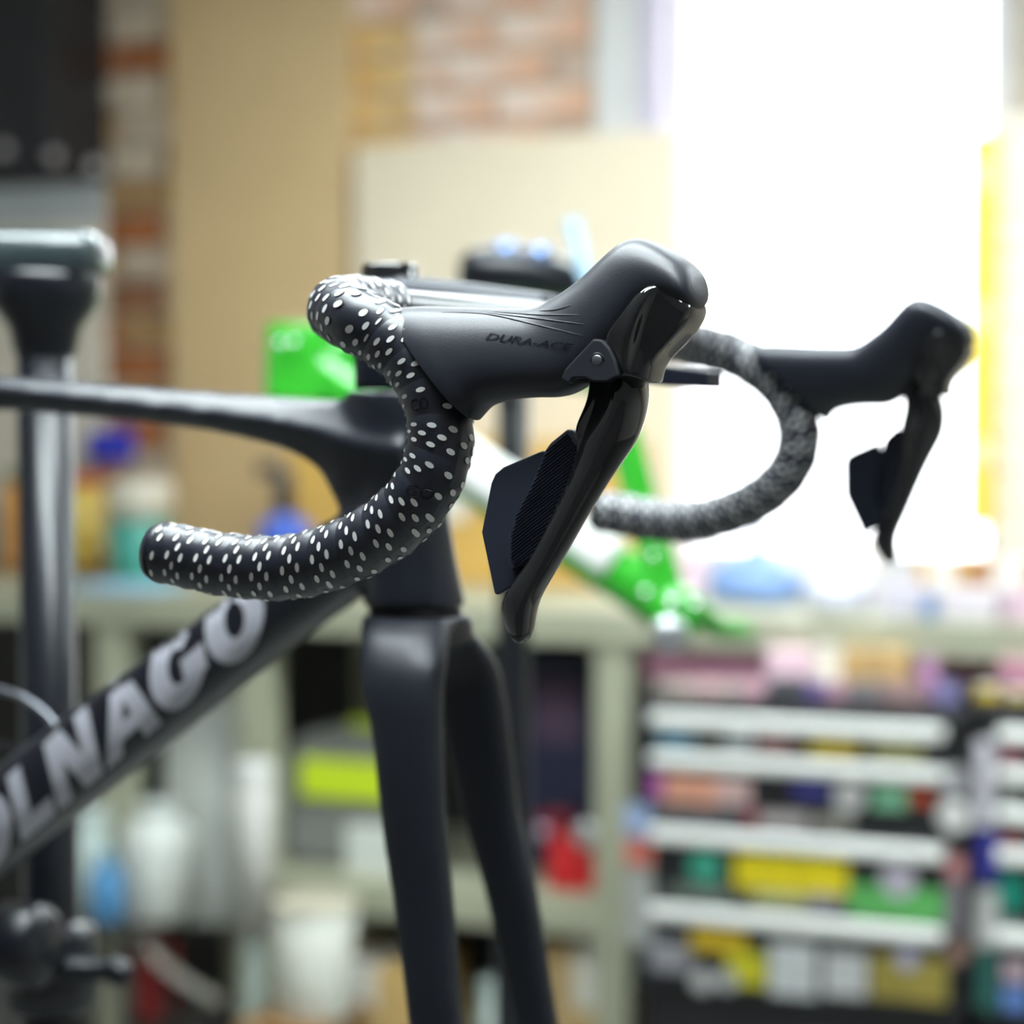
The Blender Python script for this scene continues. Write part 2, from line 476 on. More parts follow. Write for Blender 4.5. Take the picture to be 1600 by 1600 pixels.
for leg in (near, far):
    C_ = catmull([N(a[0], a[1], a[2]) for a in leg], 5); ha = lerp_list([a[3] for a in leg], 5); hl = lerp_list([a[4] for a in leg], 5)
    add(loft([[c + F * (x * sup(2 * math.pi * j / 24, 2.8)[0]) + L * (y * sup(2 * math.pi * j / 24, 2.8)[1]) for j in range(24)] for c, x, y in zip(C_, ha, hl)]))
fork = mk('fork', fv, ff, mat('fork_matte_black', (0.012, 0.014, 0.021), 0.42, spec=0.35, var=0.1, scale=20), bike)
m_ = fork.modifiers.new('fuse', 'REMESH'); m_.mode = 'VOXEL'; m_.voxel_size = 0.0022
m_ = fork.modifiers.new('soften', 'SMOOTH'); m_.factor = 0.5; m_.iterations = 8
bake(fork)
v, f = loft([ellring(649, 949, 0, .024, .022), ellring(650, 962, 0, .024, .022)])
mk('headset_gap', v, f, M_HOLE, bike)

# ---- headset spacers, stem, top cap
v, f = loft([ellring(*a) for a in ((616, 609, 0, .0195, .017), (614, 600, 0, .0200, .018), (611, 530, 0, .0195, .018), (611, 505, 0, .019, .017))])
bevel(mk('headset_spacer', v, f, M_SATIN, bike), .001)
stem_pts = [N(612, 478, 0), N(690, 482, 0), N(790, 494, 0), N(862, 504, 0)]
tube('stem', stem_pts, [(.0165, .019), (.015, .018), (.0145, .018), (.0145, .02)], M_SATIN, bike, seg=24, e=3.0)
v, f = loft([ellring(*a) for a in ((610, 452, 0, .0150, .0150), (610, 444, 0, .0150, .0150), (610, 442, 0, .0142, .0142), (610, 418, 0, .0142, .0142), (610, 413, 0, .0134, .0134), (610, 412, 0, .008, .008))])
mk('stem_cap', v, f, M_GLOSS, bike)
# out-front computer mount
mv = []
for x, ty, by in ((885, 540, 566), (960, 562, 592), (1040, 572, 603), (1105, 580, 606)):
    t1 = N(x, ty, -.011); b1 = N(x, by, -.011)
    mv.append([t1, b1, b1 + L * .022, t1 + L * .022])
bevel(mk('computer_mount', *loft(mv), M_SATIN, bike, smooth=False), .001)
sp = N(1022, 585, -.0112)
lathe('mount_screw', sp, [(.0022, 0), (.0022, .001), (.0015, .0014)], M_STEEL, bike, seg=12, axis=-L)

# ---- handlebar with wrapped tape
def D_(px, py): return N(px, py, -HW - 0.0293 * (py - 600) / 1000)
C0 = N(859, 504, 0)
bend = N(516, 480, -HW + .022)
def top_pt(l): 
    q = C0.lerp(bend, l / (HW - .022)); return q
pathp = [top_pt(0.0), top_pt(.05), top_pt(.10), top_pt(.15) , top_pt(.185) + U * .001, bend + F * .004 - U * .001,
         D_(556, 500) , D_(606, 528), D_(650, 568), D_(679, 622), D_(689, 680), D_(674, 745), D_(633, 802),
         D_(570, 848), D_(500, 876), D_(430, 888), D_(350, 882), D_(292, 870), D_(252, 863)]
path = catmull(pathp, 16)
# arc length table
arc = [0.0]
for i in range(1, len(path)): arc.append(arc[-1] + (path[i] - path[i - 1]).length)
FR = frames(path, U)
LEN = arc[-1]
def at(s):
    s = min(max(s, 0), LEN - 1e-6)
    lo, hi = 0, len(arc) - 1
    while hi - lo > 1:
        mid = (lo + hi) // 2
        if arc[mid] <= s: lo = mid
        else: hi = mid
    t = (s - arc[lo]) / (arc[hi] - arc[lo])
    return path[lo].lerp(path[hi], t), [FR[lo][k].lerp(FR[hi][k], t).normalized() for k in range(3)]
PITCHW = 0.0142
R0 = 0.0128
S_START = 0.158                     # where the tape begins beside the stem
def rad(s): return R0 * (1 - 0.03 * max(0, (s - LEN + .06) / .06))
def surf(s, phi, r):
    p, (t, n, b) = at(s)
    return p + (n * math.cos(phi) + b * math.sin(phi)) * r
i_h0 = next(i for i, p in enumerate(path) if (p - D_(615, 534)).length < .003)
i_h1 = min(range(len(path)), key=lambda i: (path[i] - D_(688, 655)).length)
S_H0, S_H1 = arc[i_h0], arc[i_h1]
bar = {}
for sgn in (1, -1):
    mf = (lambda p: p) if sgn == 1 else mirror
    # bare bar from stem to tape
    pth = [mf(at(x * .01)[0]) for x in range(0, int(S_START / .01) + 3)]
    v, f = tube_mesh(pth, [(.0105 + .0 * i, .0165 - .0005 * i) for i in range(len(pth))], 24)
    b_ = mk('handlebar', v, f, M_BAR, bike)
    b_['label'] = 'bare aero top of the near half of the handlebar' if sgn == 1 else 'bare aero top of the far half of the handlebar'
    nwr = int((LEN - S_START - 0.004) / PITCHW)
    for k in range(nwr + 1):
        NU, NV = 40, 5
        vv = []; fa = []; fm = []
        for i in range(NU + 1):
            ph = 2 * math.pi * i / NU
            for j in range(NV):
                w = j / (NV - 1)
                w = -0.06 + 1.10 * w
                s = S_START + (k + i / NU + w) * PITCHW
                s = min(s, LEN - 0.0005)
                r = rad(s) + 0.0009 * (1 - 0.75 * w) if j else rad(s) + 0.0002
                if j == 1: r = rad(s) + 0.00095
                vv.append(mf(surf(s, -ph, r)))
        # re-space the second row close to the leading edge
        for i in range(NU):
            for j in range(NV - 1):
                fa.append((i * NV + j, (i + 1) * NV + j, (i + 1) * NV + j + 1, i * NV + j + 1)); fm.append(0)
        ND = 10
        for row in range(3):
            wv = 0.26 + 0.25 * row
            for q in range(ND):
                ph0 = 2 * math.pi * (q + (0.5 if row == 1 else 0) + 0.17 * k) / ND
                fr0 = (ph0 % (2 * math.pi)) / (2 * math.pi)
                s0 = S_START + (k + fr0 + wv) * PITCHW
                if s0 > LEN - 0.0025: continue
                if S_H0 + .03 < s0 < S_H1 - .012: continue
                if sgn == 1:
                    ux, uy = proj(surf(s0, -ph0, R0))
                    if 636 < ux < 680 and 618 < uy < 652 or 626 < ux < 684 and 750 < uy < 778: continue
                for sz, rz, mi in ((1.22, 0.00012, 2), (1.0, 0.00034, 1)):
                    k0 = len(vv); n_ = 12
                    for a in range(n_):
                        t = 2 * math.pi * a / n_
                        du = 0.00185 * sz * math.cos(t); dv = 0.00100 * sz * math.sin(t)
                        w2 = wv + (dv / PITCHW)
                        s = s0 + dv + du / (2 * math.pi * R0) * PITCHW
                        r = rad(s) + 0.0009 * (1 - 0.75 * w2) + rz
                        vv.append(mf(surf(s, -(ph0 + du / R0), r)))
                    fa.append(tuple(range(k0, k0 + n_))); fm.append(mi)
        mk('tape_wrap', vv, fa, [M_TAPE, M_DOT, M_HOLE], b_, fm=fm)
    # rounded plug at the bar end
    pe, (t_, n_, c_) = at(LEN - 0.0006)
    prof = [(0.0131, -0.002), (0.0129, .001), (0.0118, .0035), (0.009, .0055), (0.004, .0065), (0.0008, .0066)]
    rings = [[mf(pe + t_ * h + (n_ * math.cos(2 * math.pi * j / 24) + c_ * math.sin(2 * math.pi * j / 24)) * r) for j in range(24)] for r, h in prof]
    mk('bar_end_plug', *loft(rings), M_TAPE, b_)
    bar[sgn] = b_

# ---- brake and shift levers
hood_secs = [((614, 481), (746, 660), .0165), ((650, 477), (753, 650), .0170), ((700, 478), (768, 635), .0165), ((750, 480), (800, 626), .0158),
             ((800, 481), (842, 622), .0152), ((842, 479), (885, 621), .0150), ((880, 457), (925, 600), .0152), ((915, 432), (958, 565), .0156),
             ((952, 397), (998, 520), .0160), ((975, 379), (1030, 490), .0163), ((998, 371), (1058, 484), .0164), ((1022, 377), (1076, 485), .0163),
             ((1045, 389), (1087, 484), .0160), ((1064, 401), (1093, 480), .0150), ((1080, 414), (1096, 473), .0125), ((1091, 429), (1096, 460), .0080)]
sub = 5
HT = catmull([T(*a[0]) for a in hood_secs], sub); HB = catmull([T(*a[1]) for a in hood_secs], sub); HWD = lerp_list([a[2] for a in hood_secs], sub)
hr = []
for t3, b3, w in zip(HT, HB, HWD):
    c = (t3 + b3) / 2; vv = (t3 - b3) / 2
    hr.append([c + vv * sup(2 * math.pi * j / 40, 2.35)[1] + L * (w * sup(2 * math.pi * j / 40, 2.35)[0]) for j in range(40)])
hood_vf = loft(hr)
def shell(rows, outs):             # rows of pixels, outs: half thickness of the shell at each point
    rings = []
    for r, o in zip(rows, outs):
        nearp = [T(x, y, w) for (x, y), w in zip(r, o)]
        rings.append(nearp + [p + L * (2 * w) for p, w in reversed(list(zip(nearp, o)))])
    return loft(rings)
housing = shell(
    [[(996, 452), (1006, 444), (1014, 438), (1028, 437), (1036, 442), (1054, 452), (1070, 462), (1078, 470)],
     [(984, 468), (994, 460), (1005, 453), (1020, 450), (1030, 454), (1052, 466), (1074, 479), (1084, 485)],
     [(958, 498), (972, 493), (988, 486), (1000, 484), (1010, 490), (1035, 505), (1060, 515), (1072, 509)],
     [(931, 526), (955, 522), (976, 517), (990, 515), (999, 522), (1014, 537), (1036, 545), (1047, 537)],
     [(938, 545), (955, 546), (971, 545), (982, 545), (990, 549), (1004, 557), (1018, 563), (1030, 557)],
     [(950, 565), (960, 569), (969, 571), (978, 571), (985, 573), (998, 577), (1011, 578), (1021, 572)],
     [(962, 586), (966, 587), (971, 586), (980, 584), (987, 585), (997, 587), (1009, 592), (1017, 592)],
     [(966, 594), (970, 595), (975, 593), (982, 592), (989, 593), (998, 595), (1008, 600), (1014, 602)]],
    [[.0135, .0140, .0145, .0145, .0130, .0120, .0100, .0060], [.0160, .0168, .0180, .0178, .0150, .0140, .0125, .0085],
     [.0163, .0166, .0188, .0186, .0132, .0120, .0120, .0075], [.0160, .0160, .0184, .0184, .0126, .0110, .0110, .0055],
     [.0150, .0150, .0172, .0172, .0132, .0112, .0102, .0050], [.0140, .0140, .0158, .0158, .0135, .0118, .0097, .0055],
     [.0130, .0131, .0143, .0143, .0132, .0120, .0096, .0060], [.0110, .0112, .0118, .0118, .0112, .0100, .0080, .0050]])
blade = shell(
    [[(920, 556), (945, 556), (958, 552), (974, 548), (992, 556)],
     [(917, 590), (944, 590), (956, 586), (974, 582), (996, 590)],
     [(914, 622), (940, 625), (953, 620), (974, 618), (1001, 622)],
     [(903, 648), (924, 653), (942, 652), (967, 652), (999, 650)],
     [(894, 668), (906, 681), (922, 685), (949, 689), (989, 685)],
     [(898, 692), (903, 703), (912, 706), (932, 714), (973, 712)],
     [(891, 735), (895, 738), (903, 742), (918, 748), (949, 748)],
     [(867, 788), (871, 790), (878, 794), (893, 800), (918, 797)],
     [(844, 838), (848, 840), (855, 845), (868, 851), (889, 847)],
     [(819, 882), (824, 886), (832, 891), (844, 897), (863, 891)],
     [(796, 912), (802, 916), (812, 921), (828, 927), (843, 920)],
     [(780, 938), (786, 942), (798, 948), (815, 951), (830, 945)],
     [(780, 962), (788, 966), (798, 970), (812, 973), (826, 967)],
     [(790, 988), (796, 992), (803, 995), (812, 997), (826, 990)],
     [(801, 1003), (804, 1006), (808, 1008), (812, 1009), (819, 1004)]],
    [[.003, .0035, .008, .0095, .005], [.003, .0035, .010, .0125, .006], [.003, .0035, .010, .0125, .006], [.003, .0035, .0095, .0120, .005], [.003, .0035, .0075, .0110, .005],
     [.003, .004, .0065, .0100, .004], [.0035, .005, .0072, .0090, .003], [.0035, .005, .0070, .0082, .003], [.0035, .005, .0066, .0075, .003],
     [.0035, .005, .0064, .0070, .003], [.0035, .005, .0064, .0070, .003], [.003, .005, .0064, .0070, .004], [.003, .005, .0060, .0070, .004],
     [.002, .004, .005, .0055, .003], [.001, .002, .0025, .003, .001]])
def plate(poly, o_out, thick):
    a = [T(x, y, o_out) for x, y in poly]; b = [p + L * thick for p in a]
    return loft([a, b])
pad_a = plate([(851, 704), (845, 705), (786, 730), (773, 741), (767, 755), (752, 832), (755, 846), (772, 927), (776, 930), (824, 905), (826, 880), (816, 838), (830, 790), (856, 730)], -.001, .0045)
pad_b_poly = [(893, 671), (886, 671), (860, 692), (852, 703), (831, 753), (803, 805), (793, 842), (793, 884), (797, 890), (801, 890), (832, 876), (872, 806), (912, 716), (905, 690)]
pad_b = plate(pad_b_poly, .0035, .0050)
pivot_poly = [(927, 529), (941, 531), (953, 544), (962, 564), (967, 587), (948, 597), (925, 597), (914, 591), (895, 591), (887, 600), (876, 592), (882, 577), (905, 552)]
pivot = plate(pivot_poly, .0166, .006)
# ribs on the outer paddle: short ridges clipped to its outline
def inside(p, poly):
    c = False; n = len(poly)
    for i in range(n):
        x1, y1 = poly[i]; x2, y2 = poly[(i + 1) % n]
        if (y1 > p[1]) != (y2 > p[1]) and p[0] < (x2 - x1) * (p[1] - y1) / (y2 - y1) + x1: c = not c
    return c
ribs = ([], [])
inner_poly = [(845 + (x - 845) * .90, 780 + (y - 780) * .94) for x, y in pad_b_poly]
for i in range(-70, 70):
    cx_, cy_ = 845 + i * 4.2 * .62 , 780 + i * 4.2 * .80
    on = [t for t in range(-200, 201, 2) if inside((cx_ + t * .79, cy_ - t * .61), inner_poly)]
    if len(on) < 4: continue
    ends = [(cx_ + t * .79, cy_ - t * .61) for t in (on[0], on[-1])]
    for px_, py_ in ends: pass
    k0 = len(ribs[0]); q = []
    for (px_, py_) in ends:
        q += [T(px_ - .9, py_ - 1.0, .0034), T(px_, py_, .0042), T(px_ + .9, py_ + 1.0, .0034)]
    ribs[0].extend(q)
    ribs[1].extend([(k0, k0 + 1, k0 + 4, k0 + 3), (k0 + 1, k0 + 2, k0 + 5, k0 + 4), (k0, k0 + 2, k0 + 1), (k0 + 3, k0 + 4, k0 + 5)])

hood_near = None
for sgn in (1, -1):
    mf = (lambda vf: vf) if sgn == 1 else (lambda vf: ([mirror(p) for p in vf[0]], vf[1]))
    side = 'near' if sgn == 1 else 'far'
    hood = mk('brake_hood', *mf(hood_vf), M_RUB, bike)
    hood['label'] = side + ' rubber brake hood'
    m_ = hood.modifiers.new('soften', 'SMOOTH'); m_.factor = 0.5; m_.iterations = 14
    bake(hood)
    h_ = mk('lever_housing', *mf(housing), M_GLOSS, hood); subsurf(h_, 3)
    b_ = mk('brake_lever', *mf(blade), M_GLOSS, hood); subsurf(b_, 3)
    bevel(mk('shift_paddle', *mf(pad_a), M_SATIN, hood, smooth=False), .0007, 2, 40)
    bevel(mk('shift_paddle', *mf(pad_b), M_SATIN, hood, smooth=False), .0006, 2, 40)
    rb = mk('paddle_ribs', *mf(ribs), M_SATIN, hood, smooth=False); rb['kind'] = 'stuff'
    bevel(mk('pivot_plate', *mf(pivot), M_PLATE, hood, smooth=False), .0008, 2, 40)
    c = T(933, 563, .0166)
    ax = -L
    if sgn == -1: c = mirror(c); ax = L
    lathe('pivot_socket', c, [(.0030, 0), (.0030, .0002), (.0024, .00025), (.0022, .0001)], M_HOLE, hood, 20, axis=ax)
    lathe('pivot_pin', c, [(.0021, 0), (.0021, .0004), (.0017, .0007)], M_STEEL, hood, 20, axis=ax)
    if sgn == 1: hood_near = hood
HBV = bvh_of(hood_near)
# moulded ridges on the near and far hoods
for ln in ([(842, 486), (868, 484), (892, 477)], [(770, 487), (840, 492), (905, 492)], [(760, 489), (840, 498), (913, 507)], [(690, 488), (760, 491), (840, 508), (912, 525)]):
    pts = catmull([Vector((x, y, 0)) for x, y in ln], 8)
    hp = [hit(HBV, p.x, p.y, 0.0) for p in pts]; hp = [h for h in hp if h]
    if len(hp) < 4: continue
    n_ = len(hp)
    rr_ = [0.00012 + 0.00022 * math.sin(math.pi * i / (n_ - 1)) for i in range(n_)]
    v, f = tube_mesh(hp, rr_, 8)
    mk('moulded_ridge', v, f, M_RUB, hood_near)
    mk('moulded_ridge', [mirror(p) for p in v], f, M_RUB, bpy.data.objects['brake_hood.001'])
# moulded lettering
def text_mesh(txt, shear=0.0, off=0.0, extrude=0.0):
    cu = bpy.data.curves.new('lettering', 'FONT'); cu.body = txt; cu.shear = shear; cu.offset = off; cu.resolution_u = 3
    to = bpy.data.objects.new('lettering', cu); COL.objects.link(to)
    bpy.context.view_layer.update()
    me = bpy.data.meshes.new_from_object(to.evaluated_get(bpy.context.evaluated_depsgraph_get()))
    vs = [v_.co.copy() for v_ in me.vertices]; fs = [tuple(p.vertices) for p in me.polygons]
    bpy.data.objects.remove(to); bpy.data.curves.remove(cu); bpy.data.meshes.remove(me)
    x0, x1 = min(p.x for p in vs), max(p.x for p in vs); y0, y1 = min(p.y for p in vs), max(p.y for p in vs)
    return [((p.x - x0) / (x1 - x0), (p.y - y0) / (y1 - y0)) for p in vs], fs
def print_on(txt, bvh, o, ax_, ay_, m, parent, name, off=0.0003, shear=0.0, bold=0.0):
    pts, fs = text_mesh(txt, shear, bold)
    hp = [hit(bvh, o[0] + x * ax_[0] + y * ay_[0], o[1] + x * ax_[1] + y * ay_[1], off) for x, y in pts]
    lst = next(h for h in hp if h)
    return mk(name, [h or lst for h in hp], [q for q in fs if all(hp[i] for i in q)], m, parent, smooth=False)
print_on('DURA-ACE', HBV, (758, 530), (136, 19), (2, -11), M_EMB, hood_near, 'lettering', 0.00025, 0.35, 0.01)
# embossed lettering on the bar tape of the near drop
wraps = [o for o in bar[1].children if o.name.startswith('tape_wrap')]
tv = []; tf = []
for o in wraps:
    k = len(tv); w = WORG[o.name]
    tv += [v_.co + w for v_ in o.data.vertices]; tf += [tuple(i + k for i in p.vertices) for p in o.data.polygons if p.material_index == 0]
TB = BVHTree.FromPolygons(tv, tf)
print_on('CO', TB, (643, 645), (28, -6), (-3, -20), M_EMB, bar[1], 'lettering', 0.0002, 0, 0.02)
print_on('GO', TB, (632, 774), (44, 8), (4, -18), M_EMB, bar[1], 'lettering', 0.0002, 0, 0.02)

# hydraulic hose loops behind the down tube
tube('brake_hose', [N(-120, 1100, .04), N(-40, 1076, .04), N(20, 1084, .035), N(62, 1108, .03), N(92, 1142, .02), N(100, 1175, .01)], .0022, M_STEEL, bike, seg=10)
tube('brake_hose', [N(-80, 1172, .045), N(-20, 1164, .045), N(40, 1172, .04), N(80, 1190, .02)], .0020, M_BLACK, bike, seg=10)

# ================================================================== REPAIR STANDS
def zline(px, py, Y):              # x, y of a vertical line through a pixel at distance Y
    return Q(px, py, Y)
def tripod(e, c, m, h=.55, reach=.5):
    lathe('base_hub', Vector((c.x, c.y, h - .06)), [(.028, 0), (.03, .01), (.03, .09), (.026, .1)], m, e)
    for k in range(3):
        a = math.radians(30 + 120 * k)
        foot = Vector((c.x + math.cos(a) * reach, c.y + math.sin(a) * reach, .015))
        lg = tube('leg', [Vector((c.x + math.cos(a) * .03, c.y + math.sin(a) * .03, h)), foot], .014, m, e, sub=1)
        lathe('foot', Vector((foot.x, foot.y, 0)), [(.018, 0), (.02, .01), (.016, .03)], M_HOLE, lg, 14)
Y1 = 1.42
p1 = zline(72, 700, Y1)
st = tag(empty('repair_stand', (p1.x, p1.y, 0)), 'black repair stand post behind the black top tube with wide clamp head', 'repair stand', 'repair stands')
zt = Q(72, 440, Y1).z
lathe('post', Vector((p1.x, p1.y, .5)), [(.0185, 0), (.0185, zt - .5)], M_BLACK, st, 24)
lathe('outer_sleeve', Vector((p1.x, p1.y, .45)), [(.021, 0), (.021, .45), (.019, .46)], M_BLACK, st, 24)
tripod(st, p1, M_BLACK)
arm_dir = (Vector((axis_st.x, axis_st.y, 0)) - Vector((p1.x, p1.y, 0))); dist = arm_dir.length; arm_dir.normalize()
zc = Q(60, 408, Y1).z
hp = []
for a, hh, hw_, dz in ((-.042, .006, .012, .004), (-.040, .011, .020, .004), (-.032, .016, .027, .003), (-.01, .0185, .031, .001), (.04, .0195, .032, .001), (.12, .019, .030, .003), (.15, .016, .026, .003)):
    c = Vector((p1.x, p1.y, zc)) + arm_dir * a + U * dz; sd = arm_dir.cross(U)
    hp.append([c + U * (hh * sup(2 * math.pi * j / 24, 3)[1]) + sd * (hw_ * sup(2 * math.pi * j / 24, 3)[0]) for j in range(24)])
hd = mk('clamp_head', *loft(hp), mat('head_grey_black', (.03, .045, .05), .3, var=.1, coat=.8, crough=.2), st)
lathe('knob', Vector((p1.x, p1.y, zc)) + arm_dir * .055 + U * .024, [(.006, 0), (.006, .006), (.014, .008), (.015, .016), (.011, .021)], M_CHROME, hd, 20)
lathe('collar', Vector((p1.x, p1.y, zc - .062)), [(.0195, 0), (.021, .004), (.024, .018), (.036, .034), (.038, .050), (.036, .054)], M_BLACK, st, 28)
ca = Vector((p1.x, p1.y, zc)); cb = Vector((axis_st.x, axis_st.y, 0)) + U * zc
tube('clamp_arm', [ca + arm_dir * .12, ca + arm_dir * (dist - .06)], .016, M_BLACK, st, sub=1, seg=16)
for s_ in (-1, 1):
    sd = arm_dir.cross(U) * s_
    c = ca + arm_dir * (dist - .01) + sd * .028
    v = [c + arm_dir * x + sd * y + U * z for z in (-.04, .04) for y in (-.009, .012) for x in (-.06, .05)]
    bevel(mk('jaw', v, [(0, 2, 3, 1), (4, 5, 7, 6), (0, 1, 5, 4), (2, 6, 7, 3), (0, 4, 6, 2), (1, 3, 7, 5)], M_BLACK, st, smooth=False), .006)
zq = Q(72, 1500, Y1).z
cl = lathe('height_collar', Vector((p1.x, p1.y, zq - .035)), [(.024, 0), (.031, .006), (.031, .055), (.024, .062)], M_BLACK, st, 24)
tube('quick_lever', [Vector((p1.x, p1.y, zq)) + Vector((-.01, -.03, 0)), Q(95, 1515, Y1 - .04), Q(150, 1515, Y1 - .04), Q(186, 1512, Y1 - .04)], .008, M_BLACK, cl, sub=4)
lathe('lever_ball', Q(186, 1520, Y1 - .04), [(.002, -.009), (.008, -.006), (.010, 0), (.008, .006), (.002, .009)], M_BLACK, cl, 16)
tube('clamp_bolt', [Q(-40, 1450, Y1 - .05), Q(30, 1440, Y1 - .05), Q(78, 1438, Y1 - .05)], .010, M_BLACK, cl, sub=2)
lathe('bolt_cap', Q(62, 1440, Y1 - .055), [(.004, -.006), (.009, -.004), (.010, .002), (.007, .006)], M_STEEL, cl, 18, axis=F)
lathe('hand_knob', Q(35, 1478, Y1 - .055), [(.018, -.02), (.027, -.015), (.028, .012), (.02, .02)], M_BLACK, cl, 18, axis=F)

# ------------------------------------------------------------------ green frame in the second stand
YG = 2.0
gb = tag(empty('bicycle_frame', Q(1055, 955, YG)), 'glossy green bicycle frame clamped by its seatpost behind the black bicycle', 'bicycle frame')
dtg = tube('down_tube', [Q(470, 562, YG + .05), Q(660, 690, YG + .03), Q(860, 826, YG + .01), Q(1055, 955, YG)], [(.026, .02), (.025, .02), (.025, .02), (.024, .02)], M_GREEN, gb, seg=20)
tube('white_highlight_band', [Q(690, 702, YG + .025), Q(820, 790, YG + .012), Q(955, 882, YG + .004)], [(.0262, .0212), (.0262, .0212), (.0255, .0212)], M_WHITE, dtg, seg=20)  # white lettering area and the tube's upper highlight painted as one sleeve
MATS_LG = mat('lime_green', (0.10, 0.66, 0.06), 0.25, coat=.6)
tube('head_tube', [Q(478, 508, YG + .05), Q(476, 560, YG + .05), Q(474, 628, YG + .05)], [(.038, .024)] * 3, M_GREEN, gb, seg=20, up=Vector((1, 0, 0)))
tube('top_tube', [Q(500, 545, YG + .05), Q(740, 565, YG + .03), Q(968, 590, YG)], .017, M_GREEN, gb, seg=18)
tube('seat_tube', [Q(1050, 950, YG), Q(1000, 780, YG), Q(958, 612, YG)], [.018, .016, .016], M_GREEN, gb, seg=18)
tube('seatpost', [Q(960, 615, YG), Q(893, 342, YG)], .0075, mat('seatpost_silver', (.28, .42, .52), .5, .0), gb, sub=1, seg=18)
lathe('bottom_bracket', Q(1055, 955, YG) - Vector((0, .035, 0)), [(.012, 0), (.021, .002), (.024, .006), (.024, .064), (.021, .068)], M_GREEN, gb, 24, axis=Vector((0, 1, 0)))
lathe('bearing_cup', Q(1042, 985, YG) - Vector((0, .042, 0)), [(.004, -.004), (.014, -.003), (.017, 0), (.017, .012)], M_ALU, gb, 24, axis=Vector((0, 1, 0)))
for dx in (-.02, .02):
    tube('chain_stay', [Q(1055, 957, YG) + Vector((dx, .02, 0)), Q(1086, 978, YG + .15) + Vector((dx, 0, 0)), Q(1098, 985, YG + .38) + Vector((dx * 2.4, 0, 0))], [.013, .011, .009], mat('green_satin', (.03, .36, .02), .6, spec=.2), gb, seg=14)
for x, y, r in ((1020, 868, .004), (1008, 925, .004), (1050, 940, .005), (1085, 945, .0045)):  # small chrome pieces added to make the bright glints around the bottom bracket
    lathe('glint_stud', Q(x, y, YG - .045), [(r * 1.1, -.003), (r * 1.1, 0), (r * .7, .003)], M_CHROME, gb, 14, axis=Vector((-.25, -.75, .6)))
for x, y in ((436, 536), (458, 534)):  # two more chrome pieces added for the glints on the head tube
    lathe('glint_stud', Q(x, y, YG + .015), [(.0045, -.003), (.0045, 0), (.003, .003)], M_CHROME, gb, 14, axis=Vector((-.25, -.75, .6)))
Y2 = 2.10
p2 = zline(802, 700, Y2)
s2 = tag(empty('repair_stand', (p2.x, p2.y, 0)), 'slim dark repair stand gripping the silver seatpost of the green frame', 'repair stand', 'repair stands')
zt2 = Q(802, 440, Y2).z
lathe('post', Vector((p2.x, p2.y, .5)), [(.0165, 0), (.0165, zt2 - .5)], M_BLACK, s2, 24)
lathe('outer_sleeve', Vector((p2.x, p2.y, .4)), [(.019, 0), (.019, .42), (.017, .43)], M_BLACK, s2, 24)
tripod(s2, p2, M_BLACK)
hp = []
for x, yc, hh in ((716, 432, .006), (720, 432, .018), (735, 430, .024), (770, 425, .026), (820, 428, .025), (880, 440, .022), (925, 448, .018), (930, 449, .010)):
    c = Q(x, yc, 2.03)
    hp.append([c + U * (hh * sup(2 * math.pi * j / 20, 2.6)[1]) + Vector((0, 1, 0)) * (.045 * hh / .026 * sup(2 * math.pi * j / 20, 2.6)[0]) for j in range(20)])
ch = mk('clamp_head', *loft(hp), M_BLACK, s2)
for x, y in ((790, 398), (845, 404)):
    lathe('clamp_bolt', Q(x, y, 2.0), [(.010, -.004), (.012, 0), (.012, .008), (.008, .012)], mat('anodised_blue', (.25, .36, .62), .25, .8), ch, 18)

# ================================================================== BACK WALL FITTINGS
M_TAN = mat('tan_board', (0.66, 0.47, 0.25), 0.6, var=0.05, scale=3)
M_CREAM = mat('cream_board', (0.82, 0.71, 0.54), 0.6, var=0.04, scale=3)
def px_on(d, x, y): return pr(x, y, d)
a, b, c, e = rect(265, 0, 545, 930, DW - .05)
tag(rbox('wall_board', a, b, DW - .05, DW - .018, c, 2.9, M_TAN, bv=.006), 'tall tan board on the wall left of the cream board', 'board')
a, b, c, e = rect(552, 215, 1056, 930, DW - .08)
tag(rbox('wall_board', a, b, DW - .08, DW - .05, c, pr(800, 215, DW - .08)[1], M_CREAM, bv=.008), 'wide cream board under the whitewashed bricks beside the window', 'board')
a, b, c, e = rect(930, 0, 1004, 200, DW - .03)
tag(rbox('wall_panel', a, b, DW - .03, DW - .002, pr(960, 230, DW)[1], 2.7, mat('pale_grey_panel', (.72, .71, .70), .6, var=.03), bv=.004), 'narrow pale grey panel between bricks and window', 'panel')
a, b, c, e = rect(1000, 0, 1034, 205, DW - .06)
struct(rbox('trim_1', a, b, DW - .06, DW - .002, pr(1020, 230, DW)[1], 2.7, mat('lilac_trim', (.60, .54, .66), .5, var=.03), bv=.006))
